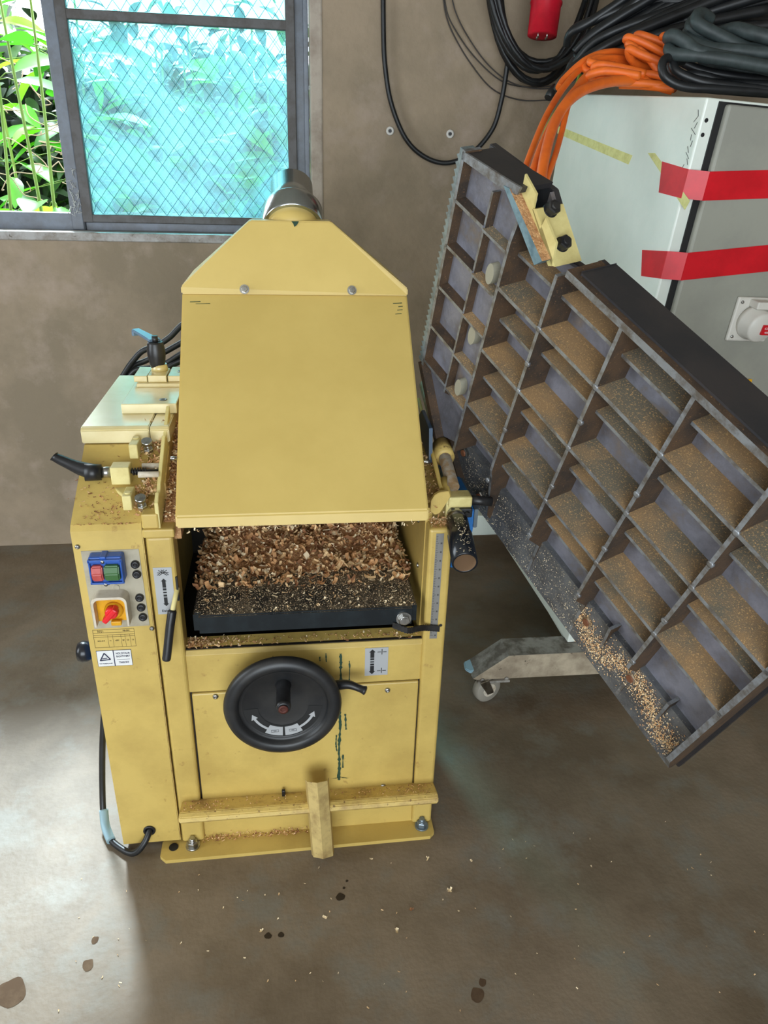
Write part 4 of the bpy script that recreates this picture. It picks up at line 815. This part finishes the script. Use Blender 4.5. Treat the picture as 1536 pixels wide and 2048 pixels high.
# wall coil with the red plug
random.seed(31)
g = G(); yb = 2.80
def loop(c, rx, rz, yv, rad, tilt, jit, turns, seed):
    random.seed(seed); P = []
    for t in range(turns):
        ox, oz, sx2, sz2 = random.uniform(-jit, jit), random.uniform(-jit, jit), random.uniform(.88, 1.1), random.uniform(.9, 1.08)
        for k in range(10):
            a = 2*PI*k/10; x = rx*sx2*math.cos(a)+ox; z = rz*sz2*math.sin(a)+oz
            P.append((c[0]+x*math.cos(tilt)-z*math.sin(tilt), yv+random.uniform(-.012, .012)+.05*math.sin(t*1.7), c[1]+x*math.sin(tilt)+z*math.cos(tilt)))
    return P
cc = (0.8454, 2.8, 2.1166)
g.tube(spline(loop((cc[0], cc[2]), .175, .325, 2.80, .009, .12, .028, 9, 3), 4), .0092, n=9)
wc = g.obj('cable_coil', M_cable); tag(wc, 'black cable coil with a red plug hanging on the wall above the cabinet', 'cable coil', 'cable coils')
g = G(); pb, pt = Vector((0.8342, 2.68, 1.8758)), Vector((0.8447, 2.7, 2.0007)); d = (pt-pb).normalized(); Lp = (pt-pb).length
g.lathe([(.028, .0), (.046, .0), (.047, .085), (.050, .087), (.050, .094), (.044, .100), (.042, .20), (.03, .24), (.012, .26)], pb, d, n=28); g.lathe([(.044, .002), (.044, .02)], pb, d, n=28)
for k in range(4): a = PI*.5*k+.6; g.cyl(pb+Vector((.02*math.cos(a), .02*math.sin(a), .01)), pb+Vector((.02*math.cos(a), .02*math.sin(a), -.008)), .003, n=8, mi=1)
g.obj('red_plug', [M_redplug, M_steel], wc)
# lower arc from the coil to the bundle
cable('black_cable', [(0.7232, 2.83, 2.0301), (0.7376, 2.83, 1.9353), (0.7717, 2.82, 1.8582), (0.8227, 2.8, 1.8109), (0.8838, 2.78, 1.7971), (0.9249, 2.72, 1.8114), (0.9584, 2.62, 1.8432), (0.9984, 2.5, 1.8882)], .010, M_cable, 'black cable sagging lowest below the red plug coil')
# diagonal black bundle lying on the cabinet top towards the upper right

def bundle(name, lists, rad, m, label, cat, group=None, n=11, per=7, extra=None):
    g = G()
    for k, P in enumerate(lists): g.tube(spline(P, per), rad*(1+.06*math.sin(k*2.3)), n=n)
    o = g.obj(name, m); tag(o, label, cat, group); return o
bundle('cable_bundle', [
 [(0.7941, 2.3, 1.7073), (0.7921, 2.28, 1.7321), (0.8669, 2.26, 1.8105), (1.0119, 2.24, 1.8958), (1.1764, 2.22, 1.9899)], [(0.8045, 2.32, 1.7263), (0.8184, 2.3, 1.7613), (0.8924, 2.28, 1.8348), (1.0314, 2.26, 1.9177), (1.1706, 2.24, 2.0042)], [(0.7763, 2.28, 1.7002), (0.7737, 2.2475, 1.719), (0.8339, 2.215, 1.7718), (0.9783, 2.1825, 1.8548), (1.1765, 2.15, 1.9346)],
 [(0.8153, 2.33, 1.7374), (0.8218, 2.3125, 1.7698), (0.9052, 2.295, 1.8558), (0.9991, 2.2775, 1.9088), (1.1442, 2.26, 1.985)], [(0.8136, 2.36, 1.8273), (0.818, 2.3325, 1.8476), (0.8685, 2.305, 1.8693), (0.9439, 2.2775, 1.9005), (1.0605, 2.25, 1.9571)], [(0.8098, 2.36, 1.8128), (0.8087, 2.335, 1.8382), (0.8502, 2.31, 1.8623), (0.9178, 2.285, 1.9072), (1.0191, 2.26, 1.9785)],
 [(0.788, 2.24, 1.719), (0.8139, 2.205, 1.7402), (0.8769, 2.17, 1.7767), (1.002, 2.135, 1.8254), (1.2423, 2.1, 1.8789)], [(0.8079, 2.26, 1.7309), (0.8436, 2.225, 1.7618), (0.9217, 2.19, 1.8067), (1.0608, 2.155, 1.8547), (1.275, 2.12, 1.9069)], [(0.8066, 2.28, 1.7517), (0.8355, 2.2475, 1.7984), (0.8869, 2.215, 1.8306), (1.0153, 2.1825, 1.8762), (1.2014, 2.15, 1.9443)],
 [(0.8439, 2.25, 1.7503), (0.8795, 2.2075, 1.773), (0.9666, 2.165, 1.8012), (1.0774, 2.1225, 1.825), (1.2795, 2.08, 1.8457)], [(0.8143, 2.3, 1.7895), (0.8426, 2.275, 1.8227), (0.8967, 2.25, 1.8605), (0.9995, 2.225, 1.9213), (1.0866, 2.2, 1.9707)], [(0.8337, 2.32, 1.8068), (0.8605, 2.29, 1.837), (0.9127, 2.26, 1.8739), (0.973, 2.23, 1.9274), (1.0303, 2.2, 1.9783)],
 [(0.863, 2.26, 1.745), (0.8996, 2.22, 1.7682), (0.962, 2.18, 1.7893), (1.0775, 2.14, 1.8053), (1.2883, 2.1, 1.8119)], [(0.9223, 2.27, 1.7602), (0.9573, 2.2275, 1.7807), (1.0193, 2.185, 1.7946), (1.1215, 2.1425, 1.8008), (1.2938, 2.1, 1.7923)], [(0.751, 2.22, 1.6901), (0.7577, 2.2, 1.7121), (0.7951, 2.18, 1.7552), (0.8813, 2.16, 1.8057), (1.0362, 2.14, 1.8686), (1.1626, 2.12, 1.9182)],
 [(0.8167, 2.3, 1.7731), (0.8726, 2.275, 1.8125), (0.9533, 2.25, 1.8586), (1.0578, 2.225, 1.9089), (1.1436, 2.2, 1.9631)], [(0.9279, 2.34, 1.9026), (1.0052, 2.3267, 1.9226), (1.1238, 2.3133, 1.9491), (1.2818, 2.3, 1.9886)], [(0.9183, 2.24, 1.7919), (0.9758, 2.1933, 1.8229), (1.0814, 2.1467, 1.8653), (1.2583, 2.1, 1.9196)]], .0125, M_cable, 'thick bundle of black cables slanting up to the right across the cabinet top', 'cable bundle')
# dark coil filling the top right corner
g = G(); random.seed(44); q0 = Vector((1.2387, 2.32, 1.8508))
P = []
for t in range(15):
    rx_, ry_ = random.uniform(.24, .32), random.uniform(.10, .16); zz = q0.z-.02+random.uniform(0, .26); ox = random.uniform(-.03, .05)
    for k in range(9): a = 2*PI*k/9; P.append((q0.x+ox+rx_*math.cos(a), q0.y+ry_*math.sin(a), zz+.02*math.sin(a+t)))
g.tube(spline(P, 4), .0135, n=9); tag(g.obj('cable_coil', M_cable), 'black cable coil at the top right behind the dusty grey coil', 'cable coil', 'cable coils')
# dusty grey black rubber cable, folded, on the right of the cabinet top
bundle('cable_coil', [
 [(1.0248, 1.98, 1.8282), (0.9923, 1.9633, 1.8362), (0.9729, 1.9467, 1.827), (0.9742, 1.93, 1.809), (1.022, 1.9133, 1.7874), (1.0937, 1.8967, 1.7608), (1.174, 1.88, 1.7504)], [(1.0403, 2, 1.8094), (0.9918, 1.9833, 1.8252), (0.9731, 1.9667, 1.812), (0.9794, 1.95, 1.8001), (1.0351, 1.9333, 1.7805), (1.0937, 1.9167, 1.759), (1.1893, 1.9, 1.7431)], [(1.0052, 2, 1.7935), (0.9728, 1.976, 1.8012), (0.9715, 1.952, 1.784), (1.0217, 1.928, 1.7713), (1.0721, 1.904, 1.7647), (1.1718, 1.88, 1.7583)],
 [(0.9759, 1.98, 1.7733), (0.9556, 1.956, 1.7858), (0.9604, 1.932, 1.775), (1.0006, 1.908, 1.76), (1.0623, 1.884, 1.756), (1.1615, 1.86, 1.7477)], [(0.952, 1.95, 1.7526), (0.9142, 1.9343, 1.7753), (0.9003, 1.9186, 1.7806), (0.9071, 1.9029, 1.7809), (0.9329, 1.8871, 1.7645), (0.9586, 1.8714, 1.7482), (1.0512, 1.8557, 1.7328), (1.1572, 1.84, 1.7159)], [(0.9223, 1.94, 1.7683), (0.9039, 1.916, 1.7568), (0.9091, 1.892, 1.7444), (0.9586, 1.868, 1.74), (1.0325, 1.844, 1.7308), (1.1441, 1.82, 1.7155)],
 [(1.0455, 1.96, 1.8004), (1.063, 1.9267, 1.8048), (1.0894, 1.8933, 1.7937), (1.1539, 1.86, 1.7749)], [(0.9988, 1.95, 1.7586), (1.0453, 1.9133, 1.7425), (1.1027, 1.8767, 1.7271), (1.1583, 1.84, 1.7119)], [(1.0644, 1.96, 1.7748), (1.1014, 1.91, 1.7626), (1.1626, 1.86, 1.7438)], [(1.0882, 2.04, 1.8126), (1.1138, 1.99, 1.8032), (1.208, 1.94, 1.7706)], [(1.056, 2, 1.7414), (1.1093, 1.95, 1.7261), (1.2001, 1.9, 1.7046)], [(1.0384, 2.02, 1.7511), (1.1072, 1.97, 1.73), (1.2104, 1.92, 1.715)]], .0145, M_cablegrey, 'dusty grey-black rubber cable folded in thick loops on the right of the cabinet top', 'cable coil', 'cable coils')
bundle('cable_coil', [
 [(0.9171, 1.9, 1.7377), (0.886, 1.89, 1.7334), (0.8776, 1.88, 1.7142), (0.8894, 1.87, 1.6919), (0.9315, 1.86, 1.6767), (1.0004, 1.85, 1.6746), (1.1695, 1.84, 1.6722)], [(0.9453, 1.92, 1.735), (0.9154, 1.904, 1.7321), (0.9138, 1.888, 1.7125), (0.9459, 1.872, 1.6963), (1.0013, 1.856, 1.6851), (1.1684, 1.84, 1.6762)], [(0.9344, 1.93, 1.7456), (0.9133, 1.916, 1.7231), (0.9251, 1.902, 1.7041), (0.9773, 1.888, 1.705), (1.0606, 1.874, 1.6888), (1.1794, 1.86, 1.6842)],
 [(0.9574, 1.96, 1.7395), (1.0019, 1.94, 1.7209), (1.0699, 1.92, 1.7094), (1.2013, 1.9, 1.7005)], [(0.9464, 1.9, 1.7048), (0.9758, 1.88, 1.6921), (1.0281, 1.86, 1.6865), (1.1656, 1.84, 1.6862)], [(0.9382, 1.94, 1.6976), (0.9964, 1.9133, 1.6812), (1.0588, 1.8867, 1.6754), (1.1834, 1.86, 1.67)]], .0098, M_cable, 'thinner black cable coil lowest at the front right edge of the cabinet top', 'cable coil', 'cable coils')
# orange extension cables
bundle('orange_cable_coil', [
 [(0.9866, 2.1, 1.7484), (0.9206, 2.0833, 1.7701), (0.8676, 2.0667, 1.7872), (0.8518, 2.05, 1.7908), (0.8572, 2.0333, 1.791), (0.9015, 2.0167, 1.7744), (0.9568, 2, 1.7478)], [(1.006, 2.12, 1.7689), (0.9446, 2.1, 1.7903), (0.8939, 2.08, 1.7985), (0.8906, 2.06, 1.8021), (0.9362, 2.04, 1.787), (0.9689, 2.02, 1.7693)], [(1, 2.08, 1.7338), (0.9301, 2.064, 1.7425), (0.8742, 2.048, 1.7621), (0.8512, 2.032, 1.7781), (0.8638, 2.016, 1.7685), (0.9272, 2, 1.734)],
 [(0.9709, 2.06, 1.7286), (0.9027, 2.044, 1.733), (0.8628, 2.028, 1.7468), (0.8472, 2.012, 1.7653), (0.8701, 1.996, 1.7541), (0.9303, 1.98, 1.7342)], [(0.983, 2.08, 1.7572), (0.9495, 2.056, 1.7725), (0.9369, 2.032, 1.7965), (0.9427, 2.008, 1.7917), (0.9297, 1.984, 1.7718), (0.9364, 1.96, 1.7489)], [(1.0008, 2.05, 1.6894), (0.9247, 2.032, 1.6917), (0.8855, 2.014, 1.7017), (0.8829, 1.996, 1.7128), (0.9084, 1.978, 1.7101), (0.9466, 1.96, 1.6996)],
 [(0.9024, 2.05, 1.7141), (0.8297, 2.036, 1.7185), (0.7718, 2.022, 1.7213), (0.7778, 2.008, 1.7286), (0.8238, 1.994, 1.7229), (0.8835, 1.98, 1.7114)], [(0.9353, 2.1, 1.733), (0.8575, 2.08, 1.7433), (0.7955, 2.06, 1.7494), (0.7635, 2.04, 1.7375), (0.7955, 2.02, 1.7284), (0.8672, 2, 1.7104)], [(0.9262, 2.1, 1.7459), (0.856, 2.08, 1.7519), (0.8023, 2.06, 1.7476), (0.7741, 2.04, 1.7358), (0.8232, 2.02, 1.7168), (0.8815, 2, 1.7025)],
 [(0.9127, 2.04, 1.7049), (0.8399, 2.024, 1.705), (0.7698, 2.008, 1.6988), (0.7497, 1.992, 1.7051), (0.7861, 1.976, 1.7134), (0.8627, 1.96, 1.7047)], [(0.9111, 2.12, 1.7671), (0.85, 2.104, 1.7693), (0.8004, 2.088, 1.7569), (0.7638, 2.072, 1.7321), (0.7725, 2.056, 1.7202), (0.8288, 2.04, 1.7338)], [(0.9888, 2.03, 1.6984), (0.9248, 2.01, 1.705), (0.8895, 1.99, 1.7041), (0.8957, 1.97, 1.69), (0.9465, 1.95, 1.6757)],
 [(0.9048, 2.12, 1.7647), (0.829, 2.1, 1.7658), (0.7652, 2.08, 1.7438), (0.7117, 2.06, 1.7009), (0.6921, 2.04, 1.679)], [(0.9262, 2.05, 1.728), (0.8789, 2.036, 1.7355), (0.8613, 2.022, 1.7545), (0.8687, 2.008, 1.7637), (0.8969, 1.994, 1.7426), (0.9221, 1.98, 1.7109)], [(0.7648, 2.02, 1.6782), (0.7743, 2.0025, 1.6964), (0.8125, 1.985, 1.6922), (0.8945, 1.9675, 1.6898), (0.9516, 1.95, 1.6822)], [(0.8408, 2.02, 1.6897), (0.8882, 1.98, 1.6863), (0.9471, 1.94, 1.6792)]], .0092, M_orange, 'orange cable coil heaped on the left end of the cabinet top', 'cable coil', 'cable coils')
for k, (P, rd, lb) in enumerate((([(0.8402, 2.16, 1.7662), (0.7666, 2.0867, 1.7337), (0.6976, 2.0133, 1.6815), (0.6379, 1.94, 1.6175), (0.5884, 1.8667, 1.5463), (0.547, 1.7933, 1.4807), (0.5187, 1.72, 1.4331)], .0078, 'orange cable hanging leftmost behind the yellow bracket'),
    ([(0.8744, 2.12, 1.7458), (0.7902, 2.05, 1.7247), (0.7211, 1.98, 1.6799), (0.6605, 1.91, 1.6292), (0.6081, 1.84, 1.5691), (0.565, 1.77, 1.5041), (0.5333, 1.7, 1.4504)], .0092, 'orange cable hanging second from the left beside the green wire'),
    ([(0.9077, 2, 1.7014), (0.7984, 1.9514, 1.691), (0.7108, 1.9029, 1.6675), (0.6498, 1.8543, 1.6318), (0.6089, 1.8057, 1.5822), (0.5814, 1.7571, 1.5246), (0.5627, 1.7086, 1.4728), (0.549, 1.66, 1.4365)], .0118, 'thickest orange cable hanging over the cabinet edge'),
    ([(0.806, 2.08, 1.7346), (0.7434, 2.02, 1.7009), (0.6991, 1.96, 1.6587), (0.67, 1.9, 1.6229), (0.6428, 1.84, 1.5764), (0.6124, 1.78, 1.5236), (0.578, 1.72, 1.4709), (0.5552, 1.66, 1.4406)], .0066, 'thin orange cable hanging rightmost over the cabinet side'))):
    cable('orange_cable', P, rd, M_orange, lb, 'cable', 'orange cables hanging down', n=12)
cable('green_wire', [(0.7784, 2.14, 1.7192), (0.7363, 2.054, 1.6774), (0.6752, 1.968, 1.6351), (0.6204, 1.882, 1.5831), (0.5755, 1.796, 1.5246), (0.5351, 1.71, 1.4621)], .0048, M_green, 'green and yellow earth wire hanging between orange cables', 'wire')
g = G(); a = Vector((0.8348, 2.5, 1.7242)); b = Vector((0.8104, 2.48, 1.6901)); g.tube([a, (a+b)/2, b], .012, n=12, radii=[.009, .013, .012]); tag(g.obj('cable_end_plug', M_black), 'small black cable end hanging beside the orange coil', 'plug')

# ================================================================== loose shavings
def shaving(g, c, s_, rng, flat=.5, mi=None):
    e = Vector((rng.uniform(-1, 1), rng.uniform(-1, 1), rng.uniform(-flat, flat))).normalized(); n_ = Vector((rng.uniform(-.6, .6), rng.uniform(-.6, .6), 1)); sd = e.cross(n_).normalized(); n_ = sd.cross(e)
    wd = s_*rng.uniform(.16, .42); cur = rng.uniform(.2, 1.6); k = 5; rows = []
    for i in range(k+1):
        t = i/k-.5; a = t*cur*2; rr = s_/max(.3, cur*2); q = c + e*(math.sin(a)*rr) + n_*((math.cos(a)-1)*-rr*(1 if rng.random() < 2 else -1)); rows.append((g.bm.verts.new(q-sd*wd*.5), g.bm.verts.new(q+sd*wd*.5)))
    mi = rng.choice((0, 0, 1, 1, 2, 3)) if mi is None else mi
    for i in range(k):
        f = g.bm.faces.new([rows[i][0], rows[i][1], rows[i+1][1], rows[i+1][0]]); f.material_index = mi
rng = random.Random(5)
def heap(x, y):
    t = min(1, max(0, (y-1.43)/.15)); e = min(1, max(0, (x+.205)/.05))*min(1, max(0, (.262-x)/.05)); return .672 + .055*t*e*(.7+.3*math.sin(x*23+1)*math.cos(y*17)) + .03*max(0, (y-1.55))*3*e
g = G(); nx, ny = 60, 44; vv = [[g.bm.verts.new((-.198+.452*i/nx, 1.375+.40*j/ny, heap(-.198+.452*i/nx, 1.375+.40*j/ny)-.006+.006*noise.noise(Vector((i*.4, j*.4, 0))))) for j in range(ny+1)] for i in range(nx+1)]
for i in range(nx):
    for j in range(ny):
        f = g.bm.faces.new([vv[i][j], vv[i+1][j], vv[i+1][j+1], vv[i][j+1]]); f.smooth = True; f.material_index = 4
for k in range(3600):
    x = rng.uniform(-.205, .262); yv = 1.38+.38*rng.random()**1.1
    if yv < 1.425 and rng.random() < .4+.35*(x > .02): continue
    shaving(g, Vector((x, yv, heap(x, yv)+rng.uniform(-.002, .006))), rng.uniform(.007, .022) if k % 7 else rng.uniform(.02, .034), rng, .45)
tag(g.obj('wood_shavings', M_chip+[M_dustpile]), 'heap of curly brown wood shavings on the black planer bed', 'wood shavings', kind='stuff')
g = G()
for k in range(4600):
    x = rng.uniform(-.195, .252); yv = rng.uniform(1.283, 1.46); s_ = rng.uniform(.0012, .0036) if rng.random() < .95 else rng.uniform(.005, .012)
    shaving(g, Vector((x, yv, .6712)), s_, rng, .1, rng.choice((0, 2, 2, 2)))
tag(g.obj('sawdust', M_chip), 'pale sawdust flecks sprinkled over the front of the black bed', 'sawdust', kind='stuff')
def scatter(n, fn, s0, s1, name, label, flat=.4, mis=None):
    g = G()
    for k in range(n): shaving(g, Vector(fn()), rng.uniform(s0, s1), rng, flat, rng.choice(mis) if mis else None)
    tag(g.obj(name, M_chip), label, 'wood shavings', kind='stuff')
def f1():
    y_ = rng.uniform(1.33, 1.54); return (rng.uniform(-.30, -.258), y_, onslope(y_)+rng.uniform(.001, .012))
scatter(420, f1, .004, .014, 'wood_shavings', 'shavings caught around the two zinc bolts beside the fork bracket')
def f2():
    t = rng.random(); y_ = 1.325+abs(rng.gauss(0, .05)); return (rng.gauss(-.345, .03), y_, onslope(y_)+.0015)
scatter(190, f2, .003, .008, 'wood_shavings', 'brown chips scattered on the sloping yellow housing below the black lever', .1, (1, 3, 3, 0))
scatter(60, lambda: (rng.uniform(-.41, -.285), 1.316+rng.uniform(0, .006), .861+rng.uniform(0, .002)), .003, .009, 'wood_shavings', 'chips along the front edge of the sloping yellow housing', .1, (1, 3))
def f3():
    y_ = rng.uniform(1.34, 1.60); return (rng.uniform(-.246, -.214), y_, .855+(y_-1.34)*.42+rng.uniform(-.006, .012))
scatter(520, f3, .004, .015, 'wood_shavings', 'shavings packed between the edge strip and the left of the chip hood')
g = G(); g.prism([(1.33, .82), (1.33, .850), (1.60, .962), (1.75, 1.0), (1.75, .82)], -.213, 'x', -.246); tag(g.obj('sawdust_heap', M_dustpile), 'sawdust bed under the shavings left of the chip hood', 'sawdust', kind='stuff')
def f4():
    y_ = rng.uniform(1.33, 1.80); return (rng.uniform(.280, .318), y_, .870+(y_-1.33)*.17+rng.uniform(0, .010))
scatter(480, f4, .003, .010, 'wood_shavings', 'shavings lying along the hinge rod right of the chip hood')
scatter(150, lambda: (rng.uniform(.282, .325), rng.uniform(1.312, 1.345), .834+abs(rng.gauss(0, .010))), .003, .009, 'wood_shavings', 'small reddish heap of shavings on top of the right corner post', .5, (0, 1, 1, 2))
scatter(170, lambda: (rng.uniform(-.222, .275), 1.322+rng.uniform(0, .028), .563+rng.uniform(0, .004)), .003, .010, 'wood_shavings', 'sparse chips on the ledge just under the black bed', .2)
scatter(260, lambda: (min(.02, -.222+abs(rng.gauss(0, .06))), 1.322+rng.uniform(0, .03), .562+rng.uniform(0, .010)), .003, .011, 'wood_shavings', 'chips gathered in the left corner of the ledge under the black bed', .4)
scatter(330, lambda: (rng.uniform(-.23, .02), 1.316+rng.uniform(-.012, .004), .012+abs(rng.gauss(0, .006))), .003, .008, 'wood_shavings', 'chips in the corner of the base plate left of the angled channel', .4, (0, 1, 3))
def f5():
    return (rng.choice((rng.uniform(-.262, -.16), rng.uniform(.14, .32), rng.uniform(-.262, .32))), rng.uniform(1.262, 1.306), 0)
def f5b():
    q = f5(); return (q[0], q[1], .1475+(1.306-q[1])*.31)
scatter(260, f5b, .002, .006, 'wood_shavings', 'fine chips lying on the yellow ledge rail above the base', .1, (0, 1, 3))
scatter(70, lambda: (rng.uniform(-.20, .24), 1.279+rng.uniform(-.004, .0), .866+rng.uniform(-.008, .002)), .003, .011, 'wood_shavings', 'pale shavings clinging under the lower lip of the chip hood', .8, (2, 2, 0))
scatter(110, lambda: (rng.uniform(-.5, 1.0), rng.uniform(.75, 1.26), .001), .003, .007, 'wood_shavings', 'tiny chips scattered over the floor in front of the planer', .05, (2, 0))
# the larger single chips one can count on the floor
for k, (q, s_, lb) in enumerate((((0.3357, 1.1208, 0.002), .020, 'pale splinter standing out on the floor right of the channel foot'), ((0.3027, 1.213, 0.002), .013, 'pale wood chip on the floor below the right end of the base plate'), ((0.1696, 1.2253, 0.002), .010, 'pale wood chip on the floor right of the channel foot'),
    ((0.0493, 1.0854, 0.002), .014, 'pale wood chip on the floor straight below the angled channel'), ((-0.0865, 1.0683, 0.002), .012, 'wood chip on the floor beside two dark spots'), ((0.2019, 1.0387, 0.002), .014, 'whitish flake on the floor right of centre'), ((0.4047, 1.1955, 0.002), .010, 'tiny pale chip on the floor right of the base plate'), ((0.2424, 1.0867, 0.002), .012, 'brownish crumb on the floor above the whitish flake'))):
    g = G(); T = Vector(q)
    for j in range(3): shaving(g, T+Vector((rng.uniform(-.002, .002), rng.uniform(-.002, .002), .001*j)), s_*(1-.25*j), random.Random(k*7+j), .1, 2 if k != 7 else 3)
    tag(g.obj('wood_chip', M_chip), lb, 'wood chip', 'single wood chips on the floor')
# oil spots on the concrete
def blot(P, rad, label, par=None, seed=0):
    r_ = random.Random(seed); g = G()
    for (x, yv), rr in zip(P, rad):
        n = 22; f = [g.bm.verts.new((x+rr*(1+.16*math.sin(2*PI*k/n*2+seed)+r_.uniform(-.04, .04))*math.cos(2*PI*k/n), yv+rr*1.05*(1+.12*math.cos(2*PI*k/n*3+seed)+r_.uniform(-.04, .04))*math.sin(2*PI*k/n), .0006)) for k in range(n)]; g.bm.faces.new(f)
    tag(g.obj('oil_spot', M_mould), label, 'stain', 'dark oil spots on the floor')
M_mould2 = M_mould

def xy(q): return (q[0], q[1])
blot([xy((0.0879, 1.1343, 0)), xy((0.0976, 1.1563, 0)), xy((0.1058, 1.1737, 0))], [.0095, .003, .003], 'dark oil drop with a tail on the floor below the channel foot', seed=1)
blot([xy((-0.0451, 1.0573, 0)), xy((-0.0726, 1.058, 0))], [.006, .007], 'pair of dark oil spots beside a pale wood chip', seed=2)
M_mould = mat('brown_floor_stain', (84, 66, 50), .85, spec=.15, col2=(100, 82, 64), scale=20)
blot([xy((-0.5727, 0.993, 0))], [.028], 'large round brown stain on the bright floor at the left picture edge', seed=3)
blot([xy((-0.4361, 1.0338, 0))], [.012], 'small brown stain on the bright floor, lowest of the small ones at the left', seed=4)
blot([xy((-0.4339, 1.0876, 0))], [.008], 'tiny brown stain on the bright floor above the small one at the left', seed=5)
blot([xy((0.3442, 0.888, 0)), xy((0.3604, 0.9113, 0))], [.014, .008], 'brown stain near the bottom of the picture right of centre', seed=6)
